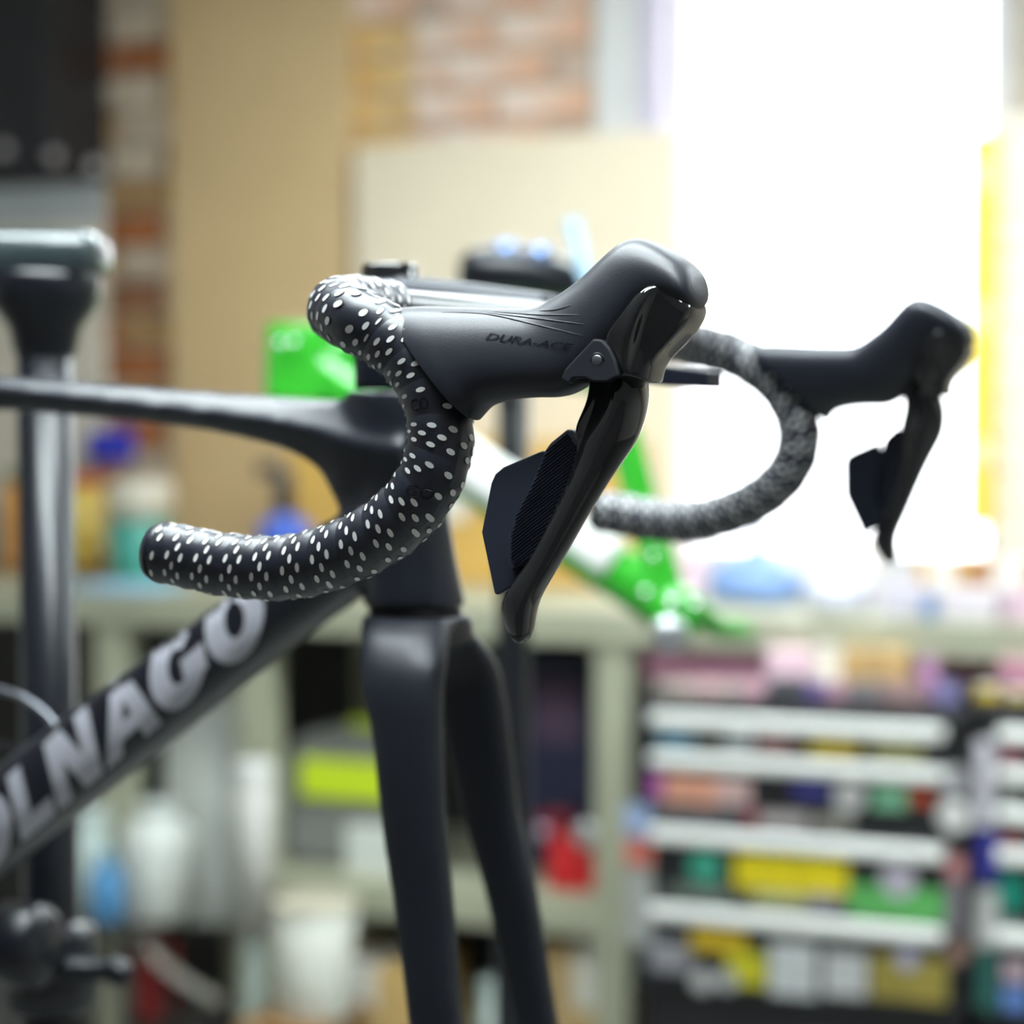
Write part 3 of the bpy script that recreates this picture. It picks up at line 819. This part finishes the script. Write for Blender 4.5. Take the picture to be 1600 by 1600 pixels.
# yellow level and pale strip at the right window edge
a, b, c, e = rect(1512, 208, 1552, 822, DW - .12)
yl = tag(empty('spirit_level', W((a + b) / 2, DW - .12, c)), 'long yellow spirit level hanging upright at the window edge', 'level')
M_YEL = mat('level_yellow', (.86, .62, .06), .45, var=.05)
rbox('body', a, b, DW - .12, DW - .095, c, e, M_YEL, yl, .003)
for t in (.15, .5, .86):
    rbox('vial', a + .008, b - .008, DW - .123, DW - .118, c + (e - c) * t, c + (e - c) * t + .05, mat('vial_pale', (.75, .8, .45), .2), yl, .002)
M_PALE = mat('pale_strip', (.82, .74, .62), .6, var=.08, scale=30)
a, b, c, e = rect(1553, 175, 1680, 870, DW - .09)
rk = tag(empty('peg_rail', W((a + b) / 2, DW - .09, c)), 'pale perforated strip on the wall right of the yellow level', 'rail')
rbox('panel', a, b, DW - .09, DW - .07, c, e, M_PALE, rk, .003)
for k in range(12):
    z = c + (e - c) * (k + .5) / 12
    lathe('peg', W(a + .025, DW - .09, z), [(.010, 0), (.010, .012), (.007, .016)], M_PALE, rk, 14, axis=-RD)
# black wall cabinet with round knobs
DC = 3.86
a, b, c, e = rect(-260, -120, 172, 285, DC)
b = pr(174, 150, DW)[0]
wc = tag(empty('wall_cabinet', W((a + b) / 2, DC, c)), 'black wall cabinet with round knobs at the upper left', 'cabinet')
M_CAB = mat('cabinet_black', (.018, .018, .022), .45, var=.15)
rbox('body', a, b, DC + .02, DW, c, e, M_CAB, wc, .004)
dx = (b - a) / 3
for k in range(3):
    dr = rbox('door', a + k * dx + .004, a + (k + 1) * dx - .004, DC, DC + .02, c + .01, e - .01, M_CAB, wc, .004)
for x, y in ((14, 235), (92, 246), (155, 262)):
    rx, z = pr(x, y, DC)
    lathe('knob', W(rx, DC, z), [(.006, 0), (.006, .012), (.013, .016), (.014, .022), (.009, .028)], mat('knob_nickel', (.60, .55, .57), .35, .2), wc, 18, axis=-RD)
pbl = pbox('splash_panel', -260, 292, 158, 400, 3.9, .02, mat('grey_panel', (.36, .38, .39), .5, var=.05), bv=.003)
a, b, c, e = rect(-260, 292, 160, 620, 3.9)
bpy.data.objects.remove(pbl)
sp = tag(empty('back_panel', W((a + b) / 2, 3.9, c)), 'grey and cream back panel under the black wall cabinet', 'panel')
zsplit = pr(60, 352, 3.9)[1]
rbox('upper_panel', a, b, 3.9, 3.92, zsplit, pr(60, 290, 3.9)[1], mat('grey_panel', (.36, .38, .39), .5, var=.05), sp, .003)
rbox('lower_panel', a, b, 3.9, 3.92, pr(800, 948, 3.40)[1] + .002, zsplit, mat('pale_panel', (.60, .54, .45), .6, var=.08), sp, .003)

# ================================================================== WORKBENCH
M_OLIVE = mat('bench_olive', (.40, .40, .29), .5, var=.06, scale=8)
DF = 3.40
zb1 = pr(800, 950, DF)[1]; zb0 = pr(800, 1003, DF)[1]
bx0, bx1 = pr(-330, 1000, DF)[0], pr(1830, 1000, DF)[0]
wb = tag(empty('workbench', W(0, DF + .3, 0)), 'long olive grey steel workbench along the back wall', 'workbench')
rbox('worktop', bx0, bx1, DF, DW - .1, zb1 - .02, zb1, M_OLIVE, wb, .004)
rbox('front_rail', bx0, bx1, DF + .002, DF + .04, zb0, zb1 - .02, M_OLIVE, wb, .004)
legs = []
for x0, x1 in ((148, 196), (368, 420), (928, 984)):
    a, b = pr(x0, 1300, DF + .01)[0], pr(x1, 1300, DF + .01)[0]
    rbox('leg', a, b, DF + .01, DF + .07, 0, zb0, M_OLIVE, wb, .004)
    rbox('leg', a, b, DW - .2, DW - .14, 0, zb0, M_OLIVE, wb, .004)
zs1 = pr(800, 1402, DF)[1]; zs0 = pr(800, 1455, DF)[1]
sx0, sx1 = pr(368, 1400, DF)[0], pr(984, 1400, DF)[0]
rbox('shelf', sx0, sx1, DF + .02, DW - .14, zs1 - .012, zs1, M_OLIVE, wb, .002)
rbox('shelf_rail', sx0, sx1, DF + .012, DF + .04, zs0, zs1 - .012, M_OLIVE, wb, .002)
zl1 = pr(640, 1642, 3.42)[1]
rbox('lower_shelf', sx0, sx1, DF + .012, DW - .14, zl1 - .018, zl1, M_OLIVE, wb, .002)
rbox('back_sheet', bx0, bx1, DW - .13, DW - .11, .02, zb0, mat('dark_sheet', (.028, .027, .024), .6, var=.2), wb, .002)

# ------------------------------------------------------------------ builders for the clutter
def carton(x0, y0, x1, y1, d, dep, col, label, name='cardboard_box', tape=True, z0=None, tapecol=(.78, .76, .70), group=None):
    a, b, c, e = rect(x0, y0, x1, y1, d)
    if z0 is not None: c = z0
    g = tag(empty(name, W((a + b) / 2, d + dep / 2, c)), label, 'box', group)
    m = mat('carton_%.2f_%.2f_%.2f' % col, col, .75, var=.1, scale=12)
    rbox('body', a, b, d, d + dep, c, e, m, g, .004)
    h = (b - a) / 2
    rbox('flap', a + .002, a + h - .0015, d + .002, d + dep - .002, e - .0005, e + .003, m, g, .001)
    rbox('flap', a + h + .0015, b - .002, d + .002, d + dep - .002, e - .0005, e + .003, m, g, .001)
    if tape:
        w = min(.028, h * .45)
        mt = mat('tape_%.2f_%.2f_%.2f' % tapecol, tapecol, .35, var=.04)
        rbox('packing_tape', a + h - w, a + h + w, d - .0015, d + dep, e + .002, e + .0045, mt, g, .0005)
        rbox('packing_tape', a + h - w, a + h + w, d - .0018, d, e - (e - c) * .55, e + .0045, mt, g, .0005)
    return g
def bottle(x, y0, y1, wpx, d, col, capcol, label, name='bottle', cat='bottle', z0=None, shoulder=.72, neck=.35, nozzle=False, rough=.35, group=None):
    rx, zt_ = pr(x, y0, d); z_ = pr(x, y1, d)[1] if z0 is None else z0
    r = (pr(x + wpx / 2, (y0 + y1) / 2, d)[0] - pr(x - wpx / 2, (y0 + y1) / 2, d)[0]) / 2
    h = zt_ - z_; c = W(rx, d + r, z_)
    g = tag(empty(name, c), label, cat, group)
    m = mat('b_%.2f_%.2f_%.2f' % col, col, rough, var=.05); mc = mat('b_%.2f_%.2f_%.2f' % capcol, capcol, .35, var=.05)
    hs = h * shoulder
    lathe('body', c, [(r * .9, 0), (r, .004), (r, hs * .92), (r * .93, hs * .97), (r * (neck + .2), hs + h * .05), (r * neck, hs + h * .09)], m, g)
    if nozzle:
        lathe('cap', c + U * (hs + h * .08), [(r * neck * 1.15, 0), (r * neck * 1.15, h * .05), (r * neck * .5, h * .07), (r * .08, h * (1 - shoulder) - h * .08)], mc, g, 16)
    else:
        lathe('cap', c + U * (hs + h * .08), [(r * neck * 1.2, 0), (r * neck * 1.2, h * (1 - shoulder) - h * .09), (r * neck, h * (1 - shoulder) - h * .08)], mc, g, 20)
    return g
def tub(x, y0, y1, wpx, d, col, lidcol, label, name='plastic_tub', cat='tub', z0=None, group=None, lid=.14):
    rx, zt_ = pr(x, y0, d); z_ = pr(x, y1, d)[1] if z0 is None else z0
    r = (pr(x + wpx / 2, (y0 + y1) / 2, d)[0] - pr(x - wpx / 2, (y0 + y1) / 2, d)[0]) / 2
    h = zt_ - z_; c = W(rx, d + r, z_)
    g = tag(empty(name, c), label, cat, group)
    lathe('body', c, [(r * .86, 0), (r * .88, .003), (r * .95, h * (1 - lid)), (r * .9, h * (1 - lid) + .001)], mat('b_%.2f_%.2f_%.2f' % col, col, .4, var=.05), g)
    lathe('lid', c + U * h * (1 - lid), [(r, 0), (r, h * lid * .8), (r * .94, h * lid), (r * .5, h * lid)], mat('b_%.2f_%.2f_%.2f' % lidcol, lidcol, .4, var=.05), g)
    return g
def sack(x0, y0, x1, y1, d, dep, col, label, name='plastic_bag', cat='bag', z0=None, seed=1, rough=.35, crump=.012, knot=True):
    a, b, c, e = rect(x0, y0, x1, y1, d)
    if z0 is not None: c = z0
    rnd = random.Random(seed); rings = []; n = 20
    cx, cd = (a + b) / 2, d + dep / 2
    for t, s in ((0, .80), (.03, .93), (.2, 1.0), (.42, .98), (.62, .86), (.78, .66), (.9, .38), (1, .2)):
        ring = []
        for j in range(n):
            x_, y_ = sup(2 * math.pi * j / n, 2.6); q = s * (1 + rnd.uniform(-.07, .07))
            ring.append(W(cx + (b - a) / 2 * x_ * q, cd + dep / 2 * y_ * q, c + (e - c) * (t + (rnd.uniform(-.02, .02) if 0 < t < 1 else 0))))
        rings.append(ring)
    m = mat('s_%.2f_%.2f_%.2f' % col, col, rough, var=.1, scale=25, bump=.5, bscale=40)
    g = tag(empty(name, W(cx, cd, c)), label, cat)
    subsurf(mk('body', *loft(rings), m, g), 1)
    if knot: lathe('tied_top', W(cx, cd, e - .004), [(.008, 0), (.016, .012), (.013, .022), (.02, .03)], m, g, 12)
    return g

# ------------------------------------------------------------------ on the worktop
ZB = zb1 + .001
carton(452, 690, 985, 900, 3.86, .12, (.66, .40, .10), 'wide orange brown cardboard box behind the green frame', z0=ZB)
b_ = bottle(424, 735, 945, 78, 3.60, (.06, .13, .55), (.03, .03, .04), 'blue spray bottle with black nozzle on the bench', z0=ZB, shoulder=.55, neck=.3, nozzle=False)
a, b, c, e = rect(392, 722, 418, 745, 3.60); rbox('trigger', a, b, 3.62, 3.66, c, e, MATS['b_0.03_0.03_0.04'], b_, .004)
tub(190, 752, 945, 92, 3.62, (.06, .33, .26), (.68, .62, .50), 'teal tub with wide cream lid on the bench', z0=ZB, lid=.38)
bx = tag(pbox('sponge_block', 134, 672, 190, 722, 3.84, .06, mat('ink_blue', (.02, .03, .42), .6, var=.15), bv=.008), 'deep blue block on the back panel above the teal tub', 'block')
sh = tag(empty('parts_shelf', W(*[pr(190, 880, 3.7)[0], 3.7, pr(190, 900, 3.7)[1]])), 'small timber parts shelf at the left end of the bench', 'shelf')
a, b, c, e = rect(-120, 884, 262, 904, 3.76)
rbox('board', a, b, 3.76, 3.89, c, e, mat('shelf_timber', (.32, .17, .06), .6, var=.2, scale=30), sh, .003)
for t in (a + .01, b - .03): rbox('upright', t, t + .02, 3.77, 3.88, ZB, c, MATS['shelf_timber'], sh, .002)
# shift the tub and neighbours forward of the shelf by standing them on the bench
tub(110, 742, 884, 60, 3.78, (.62, .44, .08), (.5, .1, .04), 'amber jar with red lid on the timber shelf', name='jar', cat='jar', z0=e + .001)
tub(232, 770, 884, 46, 3.78, (.45, .26, .08), (.75, .6, .2), 'brown jar with yellow lid on the timber shelf', name='jar', cat='jar', z0=e + .001)
tub(20, 735, 884, 56, 3.78, (.70, .30, .04), (.12, .16, .06), 'orange jar with dark lid at the far left', name='jar', cat='jar', z0=e + .001)
pbx = carton(112, 918, 232, 950, 3.42, .14, (.36, .58, .78), 'flat pale blue box at the left bench edge', name='flat_box', tape=False, z0=ZB)
sack(1085, 858, 1236, 965, 3.60, .2, (.22, .34, .62), 'crumpled pale blue plastic bag on the bench below the far drop', z0=ZB, seed=3)
sack(1240, 880, 1352, 968, 3.48, .16, (.62, .62, .72), 'white plastic bag under the far lever tip', z0=ZB, seed=5)
bottle(1254, 815, 960, 46, 3.84, (.62, .52, .60), (.55, .40, .42), 'mauve glue bottle with pointed tip behind the bags', z0=ZB, shoulder=.45, nozzle=True)
bottle(1352, 770, 960, 36, 3.86, (.80, .74, .70), (.66, .56, .48), 'slender beige oil bottle with long nozzle against the window', z0=ZB, shoulder=.42, nozzle=True)
tub(1062, 872, 965, 60, 3.62, (.74, .52, .58), (.70, .44, .5), 'pink tub beside the blue plastic bag', z0=ZB)
carton(1432, 876, 1512, 938, 3.62, .14, (.62, .38, .16), 'tan cardboard box at the window, left of the brown one', z0=ZB)
carton(1516, 878, 1640, 938, 3.60, .16, (.42, .20, .08), 'reddish brown cardboard box at the right bench end', z0=ZB)
carton(1374, 922, 1440, 975, 3.44, .10, (.56, .52, .60), 'small lilac white box right of the white bag', name='small_box', z0=ZB, tape=False)
carton(1466, 926, 1556, 980, 3.44, .10, (.64, .58, .62), 'white box in front of the brown cardboard boxes', name='small_box', z0=ZB, tape=False)
bottle(1452, 915, 978, 22, 3.42, (.16, .28, .52), (.8, .8, .8), 'tiny blue bottle between the two white boxes', z0=ZB)
carton(1568, 930, 1640, 985, 3.44, .10, (.62, .44, .52), 'pink white box at the right bench corner', name='small_box', z0=ZB, tape=False)

# ------------------------------------------------------------------ under the bench, left
ZS = zs1 + .001
bgp = tag(empty('backpack', W(pr(530, 1400, 3.5)[0], 3.56, ZS)), 'grey backpack with neon yellow stripe on the bench shelf', 'bag')
a, b, c, e = rect(438, 1142, 640, 1400, 3.5)
M_GREYF = mat('grey_fabric', (.22, .22, .21), .85, var=.1, bump=.3, bscale=300)
M_NEON = mat('neon_yellow', (.62, .78, .02), .6, var=.05)
def arch(x0, x1, d0, d1, z0, z1, rs=.5):
    n = 14; prof = [(x0, z0)]
    for i in range(n + 1):
        t = math.pi - math.pi * i / n
        prof.append(((x0 + x1) / 2 + (x1 - x0) / 2 * math.copysign(abs(math.cos(t)) ** rs, math.cos(t)), z1 - (z1 - z0) * .42 * (1 - math.sin(t) ** .9 if math.sin(t) > 0 else 1)))
    prof.append((x1, z0))
    return loft([[W(x, d0, z) for x, z in prof], [W(x, d1, z) for x, z in prof]])
bevel(mk('body', *arch(a, b, 3.50, 3.64, ZS, e), M_GREYF, bgp, smooth=False), .02, 3)
a2, b2, c2, e2 = rect(470, 1190, 640, 1250, 3.495); rbox('reflective_stripe', a2, b2, 3.488, 3.505, c2, e2, M_NEON, bgp, .004)
a2, b2, c2, e2 = rect(536, 1130, 610, 1148, 3.52); rbox('top_handle', a2, b2, 3.54, 3.58, c2, e2, M_NEON, bgp, .006)
a2, b2, c2, e2 = rect(540, 1290, 622, 1378, 3.49); rbox('label_patch', a2, b2, 3.486, 3.503, c2, e2, mat('patch_white', (.62, .65, .60), .6), bgp, .003)
tub(290, 1100, 1400, 150, 3.50, (.60, .62, .58), (.66, .68, .64), 'large translucent white canister below the down tube', name='canister', cat='canister', z0=.30, lid=.08)
tube_ = tag(empty('cardboard_tube', W(pr(380, 1450, 3.38)[0], 3.36, .1)), 'upright white mailing tube leaning by the bench leg', 'tube')
rx_, z1_ = pr(380, 1200, 3.28); zz_ = pr(380, 1455, 3.28)[1]
lathe('body', W(rx_, 3.32, zz_), [(.036, 0), (.036, z1_ - zz_), (.034, z1_ - zz_)], mat('tube_card', (.56, .55, .51), .7, var=.05), tube_)
lathe('end_cap', W(rx_, 3.32, z1_ ), [(.037, -.02), (.037, .003), (.03, .005)], M_WHITE, tube_)
lathe('stand_foot', W(rx_, 3.32, 0), [(.05, 0), (.05, .02), (.02, .03), (.018, zz_)], mat('mint_grey', (.34, .40, .36), .5), tube_)
zk = pr(200, 1433, 3.34)[1]; zk2 = pr(200, 1592, 3.42)[1]
jg = bottle(216, 1262, 1432, 96, 3.30, (.74, .77, .72), (.62, .66, .62), 'white plastic jug left of the canister', name='jug', cat='jug', z0=zk, shoulder=.80, neck=.45)
tub(128, 1270, 1433, 46, 3.345, (.58, .68, .64), (.66, .74, .70), 'small mint tub beside the stand post', z0=zk)
bottle(150, 1335, 1433, 46, 3.275, (.10, .30, .55), (.2, .42, .6), 'blue bottle low beside the stand post', z0=zk)
bottle(226, 1432, 1590, 56, 3.42, (.40, .015, .02), (.2, .01, .01), 'dark red bottle on the lower left', z0=zk2)
rck = tag(empty('bottle_rack', W(pr(200, 1600, 3.5)[0], 3.5, 0)), 'low dark rack holding the lower left bottles', 'rack')
for y_, d0, d1, zc_ in ((1433, 3.26, 3.405, zk), (1592, 3.415, 3.6, zk2)):
    a, b = pr(100 if y_ < 1500 else 200, y_, 3.42)[0], pr(272 if y_ < 1500 else 338, y_, 3.42)[0]
    rbox('rack_board', a, b, d0, d1, zc_ - .012, zc_ - .001, mat('crate_dark', (.05, .045, .04), .7, var=.2), rck, .002)
    for x_, dq in ((a, d0), (b - .015, d0), (a, d1 - .015), (b - .015, d1 - .015)): rbox('rack_post', x_, x_ + .015, dq, dq + .015, 0, zc_ - .012, MATS['crate_dark'], rck, .002)
tag(tube('grey_strap', [W(pr(222, 1440, 3.34)[0], 3.34, pr(222, 1440, 3.34)[1]), W(pr(240, 1490, 3.33)[0], 3.33, pr(240, 1490, 3.33)[1]), W(pr(285, 1530, 3.32)[0], 3.32, pr(285, 1530, 3.32)[1]), W(pr(345, 1565, 3.32)[0], 3.32, pr(345, 1565, 3.32)[1])], [(.004, .014)] * 4, mat('strap_grey', (.28, .26, .22), .7), seg=12), 'grey hose trailing down beside the red bottle', 'hose')
jar = tub(460, 1420, 1600, 124, 3.20, (.64, .64, .56), (.66, .60, .46), 'cream bucket with orange screw cap in front of the bench leg', name='bucket', cat='bucket', z0=None, lid=.045)
stp = tag(empty('wooden_step', W(pr(460, 1600, 3.2)[0], 3.26, 0)), 'low wooden step stool under the cream bucket', 'stool')
zj = WORG[jar.name].z; xj = pr(460, 1600, 3.26)[0]
rbox('tread', xj - .062, xj + .09, 3.16, 3.38, zj - .022, zj - .001, MATS['shelf_timber'], stp, .003)
for q in ((xj - .055, 3.17), (xj + .06, 3.17), (xj - .055, 3.35), (xj + .06, 3.35)): rbox('leg', q[0], q[0] + .022, q[1], q[1] + .022, 0, zj - .022, MATS['shelf_timber'], stp, .002)
lathe('screw_cap', WORG[jar.name] + U * (pr(460, 1424, 3.26)[1] - WORG[jar.name].z), [(.02, 0), (.02, .012), (.016, .015)], mat('cap_orange', (.75, .42, .05), .4), jar, 20)
carton(474, 1512, 660, 1640, 3.42, .2, (.62, .42, .16), 'cardboard box with white tape below the fork, left', z0=zl1 + .001)
tub(772, 1540, 1640, 70, 3.43, (.70, .80, .76), (.62, .76, .72), 'pale mint tub between the fork legs', z0=zl1 + .001)
carton(842, 1482, 1000, 1640, 3.49, .2, (.60, .42, .20), 'cardboard box with broad white tape under the bench shelf', tapecol=(.82, .80, .72), z0=zl1 + .001)
nb = tag(empty('storage_bin', W(pr(870, 1400, 3.6)[0], 3.6, ZS)), 'tall navy storage bin on the bench shelf right of the fork', 'bin')
M_NAVY = mat('navy_bin', (.022, .024, .065), .5, var=.2)
a, b, c, e = rect(790, 1022, 926, 1400, 3.62)
rbox('body', a, b, 3.62, 3.9, ZS, e - .03, M_NAVY, nb, .008); rbox('lid', a - .004, b + .004, 3.612, 3.905, e - .03, e, M_NAVY, nb, .006)
a, b, c, e = rect(838, 1060, 906, 1160, 3.62); rbox('label_card', a, b, 3.617, 3.622, c, e, mat('mauve_card', (.10, .06, .11), .6), nb, .002)
rp = tag(empty('red_toolbox', W(pr(880, 1400, 3.48)[0], 3.5, ZS)), 'red tool case with silver dial on the bench shelf', 'case')
M_RED = mat('case_red', (.62, .015, .02), .35, coat=.3, var=.06)
a, b, c, e = rect(852, 1312, 930, 1398, 3.47)
rbox('body', a, b, 3.47, 3.58, ZS, e - .02, M_RED, rp, .012, 3); rbox('lid', a + .004, b - .004, 3.474, 3.576, e - .021, e, M_RED, rp, .008)
rx_, z_ = pr(911, 1305, 3.44); lathe('dial', W(rx_, 3.46, z_), [(.018, 0), (.022, .006), (.022, .014), (.016, .02)], M_ALU, rp, 22, axis=-RD)
rx_, z_ = pr(842, 1302, 3.44); lathe('dial', W(rx_, 3.46, z_), [(.010, 0), (.012, .004), (.010, .012)], mat('lilac_metal', (.55, .48, .62), .3, .7), rp, 18, axis=-RD)
a, b, c, e = rect(840, 1275, 885, 1312, 3.5); rbox('tray', a, b, 3.5, 3.56, c, e, mat('maroon', (.22, .02, .03), .5), rp, .004)

# ================================================================== TOOL CHESTS
M_CHEST = mat('chest_black', (.014, .014, .016), .38, var=.12)
M_HANDLE = mat('handle_aluminium', (.86, .86, .82), .45, .15, var=.04)
DCh = 3.22
def scol(c): return mat('sticker_%.2f_%.2f_%.2f' % c, c, .5, var=.15, scale=40)
Z0 = (960, 980)
def zp(x, y): return Z0[0] + x * .4, Z0[1] + y * .4
def sticker(parent, zx0, zy0, zx1, zy1, col, d, disc=False):
    x0, y0 = zp(zx0, zy0); x1, y1 = zp(zx1, zy1)
    a, b, c, e = rect(x0, y0, x1, y1, d)
    if disc:
        r = (b - a) / 2
        return lathe('sticker', W((a + b) / 2, d, (c + e) / 2), [(r, -.0006), (r, .0012), (r * .8, .0014)], scol(col), parent, 20, axis=-RD)
    return rbox('sticker', a, b, d - .0012, d + .0006, c, e, scol(col), parent, 0)
def chest(x0, x1, ytop, ybot, hand, label, dsk):
    a = pr(x0, 1300, DCh)[0]; b = pr(x1, 1300, DCh)[0]; xm = (x0 + x1) / 2
    zt_ = pr(xm, ytop, DCh)[1]; zb_ = pr(xm, ybot, DCh)[1]
    g = tag(empty('tool_chest', W((a + b) / 2, DCh + .2, 0)), label, 'tool chest', 'tool chests')
    rbox('carcass', a, b, DCh + .012, DCh + .42, zb_, zt_, M_CHEST, g, .006)
    rbox('side_post', a, a + .028, DCh - .004, DCh + .014, zb_, zt_, M_CHEST, g, .003)
    rbox('side_post', b - .028, b, DCh - .004, DCh + .014, zb_, zt_, M_CHEST, g, .003)
    rbox('plinth', a + .01, b - .01, DCh + .03, DCh + .41, .1, zb_, M_CHEST, g, .004)
    for cx_ in (a + .05, b - .05):
        for cd_ in (DCh + .07, DCh + .36):
            lathe('caster', W(cx_, cd_, .048), [(.02, -.012), (.047, -.01), (.048, 0), (.047, .01), (.02, .012)], M_BLACK, g, 18, axis=RX)
            rbox('caster_fork', cx_ - .018, cx_ + .018, cd_ - .02, cd_ + .02, .07, .1, M_CHEST, g, .002)
    zs = [pr(xm, y, DCh)[1] for y in hand]
    drs = []
    for i, z in enumerate(zs):
        zlow = zs[i + 1] + .018 if i + 1 < len(zs) else zb_ + .008
        dr = rbox('drawer', a + .03, b - .03, DCh, DCh + .02, zlow, z + .016, M_CHEST, g, .002)
        h = rbox('handle', a + .034, b - .034, DCh - .026, DCh, z - .010, z + .012, M_HANDLE, dr, .006, 3)
        drs.append(dr)
    return g, drs
g1, dr = chest(988, 1512, 1098, 1574, (1134, 1198, 1318, 1442), 'black tool chest covered in stickers with pale drawer handles', None)
dd = DCh
for i, lst in enumerate((
    [(170, 410, 305, 470, (.16, .34, .46)), (330, 425, 420, 475, (.10, .10, .08)), (432, 405, 540, 475, (.55, .58, .60)), (560, 430, 690, 480, (.42, .20, .20)), (760, 445, 950, 502, (.62, .46, .02)), (1010, 458, 1200, 512, (.44, .42, .18))],
    [(100, 572, 190, 660, (.55, .14, .50)), (192, 580, 400, 690, (.80, .38, .26)), (402, 590, 530, 690, (.74, .50, .48)), (150, 700, 500, 765, (.10, .10, .11)), (510, 715, 560, 775, (.30, .02, .04)), (562, 722, 760, 785, (.45, .40, .40)), (700, 612, 840, 665, (.05, .05, .28)),
     (1010, 625, 1140, 712, (.22, .52, .32)), (1150, 638, 1250, 695, (.45, .06, .02)), (790, 735, 930, 785, (.36, .34, .30))],
    [(470, 890, 912, 1032, (.88, .70, .01)), (540, 1036, 750, 1085, (.50, .52, .26)), (915, 1010, 1285, 1140, (.12, .46, .12)), (220, 1010, 462, 1062, (.16, .20, .17)), (760, 1040, 880, 1090, (.36, .34, .42))],
    [(300, 1180, 512, 1266, (.74, .50, .02)), (440, 1270, 590, 1400, (.66, .62, .02)), (605, 1235, 790, 1440, (.66, .68, .68)), (820, 1270, 985, 1440, (.66, .66, .66)), (1000, 1290, 1300, 1460, (.38, .30, .06)), (120, 1225, 296, 1340, (.34, .33, .36))])):
    for (x0, y0, x1, y1, c) in lst: sticker(dr[i], x0, y0, x1, y1, c, dd)
sticker(dr[1], 860, 605, 978, 715, (.62, .60, .60), dd, True)
sticker(dr[2], 290, 875, 418, 1000, (.05, .38, .26), dd, True)
sticker(dr[2], 1040, 935, 1180, 1040, (.58, .52, .62), dd - .002, True)
sticker(dr[3], 300, 1330, 388, 1430, (.60, .58, .58), dd - .001, True)
sticker(dr[3], 398, 1335, 480, 1425, (.52, .52, .54), dd - .001, True)
sticker(dr[3], 1100, 1255, 1190, 1340, (.50, .48, .64), dd - .002, True)
dp = DCh - .004
for q in ((40, 690, 140, 815, (.32, .40, .60)), (42, 835, 150, 930, (.58, .16, .12)), (50, 940, 148, 1240, (.36, .37, .35)), (1295, 545, 1368, 650, (.48, .46, .48)), (1295, 890, 1368, 980, (.46, .20, .20)), (1295, 990, 1365, 1200, (.20, .18, .20))):
    sticker(g1, *q, dp)
sticker(g1, 1258, 670, 1390, 810, (.74, .72, .70), dp - .001, True)
sticker(g1, 1298, 1228, 1385, 1320, (.30, .18, .14), dp - .001, True)
g2, dr2 = chest(1524, 2010, 1110, 1612, (1158, 1221, 1285, 1350, 1480), 'second sticker covered tool chest cut off by the right edge', None)
for i, lst in enumerate(([(1510, 480, 1600, 520, (.40, .06, .12))], [(1510, 640, 1600, 690, (.30, .32, .30))], [(1510, 812, 1600, 852, (.30, .04, .05))],
                         [(1510, 975, 1600, 1105, (.0, .28, .20)), (1510, 1150, 1600, 1180, (.22, .26, .24))], [(1520, 1300, 1620, 1385, (.60, .44, .50)), (1515, 1405, 1620, 1500, (.14, .26, .62))])):
    for (x0, y0, x1, y1, c) in lst: sticker(dr2[i], x0, y0, x1, y1, c, dd)
for q in ((1412, 440, 1480, 780, (.66, .62, .68)), (1416, 795, 1505, 990, (.03, .03, .26)), (1412, 1025, 1500, 1250, (.46, .46, .44)), (1418, 1262, 1500, 1500, (.02, .11, .09))):
    sticker(g2, *q, dp)
# things on top of the chests
ZC = pr(1250, 1098, DCh)[1] + .001
ZC2 = pr(1767, 1110, DCh)[1] + .001
carton(1006, 1022, 1190, 1098, 3.44, .12, (.60, .28, .38), 'long dusky pink box on the left of the tool chest', name='long_box', z0=ZC, tape=False)
carton(1196, 1020, 1276, 1098, 3.36, .10, (.88, .62, .70), 'bright pink box in the middle of the tool chest', name='small_box', z0=ZC, tape=False)
tub(1288, 1012, 1098, 46, 3.32, (.80, .72, .60), (.76, .70, .60), 'cream tub between the pink box and the cardboard box', z0=ZC)
carton(1312, 1020, 1414, 1098, 3.36, .12, (.62, .40, .17), 'tan cardboard box on top of the tool chest', z0=ZC, tapecol=(.56, .36, .16))
tub(1446, 1032, 1098, 36, 3.34, (.46, .22, .40), (.52, .26, .44), 'purple tub right of the tan cardboard box', z0=ZC)
tub(1476, 1070, 1098, 44, 3.27, (.20, .19, .40), (.26, .25, .46), 'low indigo tub at the right corner of the tool chest', z0=ZC)
carton(1462, 1000, 1566, 1098, 3.50, .10, (.76, .36, .40), 'salmon pink box behind the purple tub', name='small_box', z0=ZC, tape=False)
for i, (x0, x1, col, t) in enumerate(((1020, 1046, (.40, .34, .30), 'taupe'), (1050, 1078, (.58, .46, .42), 'beige'), (1084, 1126, (.62, .42, .42), 'rose'), (1130, 1152, (.48, .40, .38), 'brown grey'), (1156, 1188, (.60, .36, .42), 'dark rose'),
                                     (1198, 1252, (.05, .05, .06), 'black'), (1258, 1284, (.12, .08, .26), 'violet'), (1290, 1318, (.40, .22, .28), 'plum'), (1322, 1372, (.16, .14, .15), 'charcoal'), (1376, 1440, (.26, .16, .16), 'dark brown'))):
    carton(x0, 1072 if i != 5 else 1066, x1, 1106, 3.24, .05, col, t + ' small parts box in the front row on the tool chest', name='parts_box', z0=ZC, tape=False, group='parts boxes on the tool chest')
tub(1540, 1072, 1110, 44, 3.25, (.74, .52, .03), (.66, .64, .60), 'yellow tub with white lid on the second tool chest', z0=ZC2)
tub(1588, 1080, 1110, 40, 3.25, (.70, .50, .05), (.72, .72, .70), 'small yellow tub at the right edge on the second tool chest', z0=ZC2)
carton(1560, 1036, 1680, 1110, 3.38, .10, (.50, .22, .30), 'plum pink box behind the yellow tubs', name='small_box', z0=ZC2, tape=False)
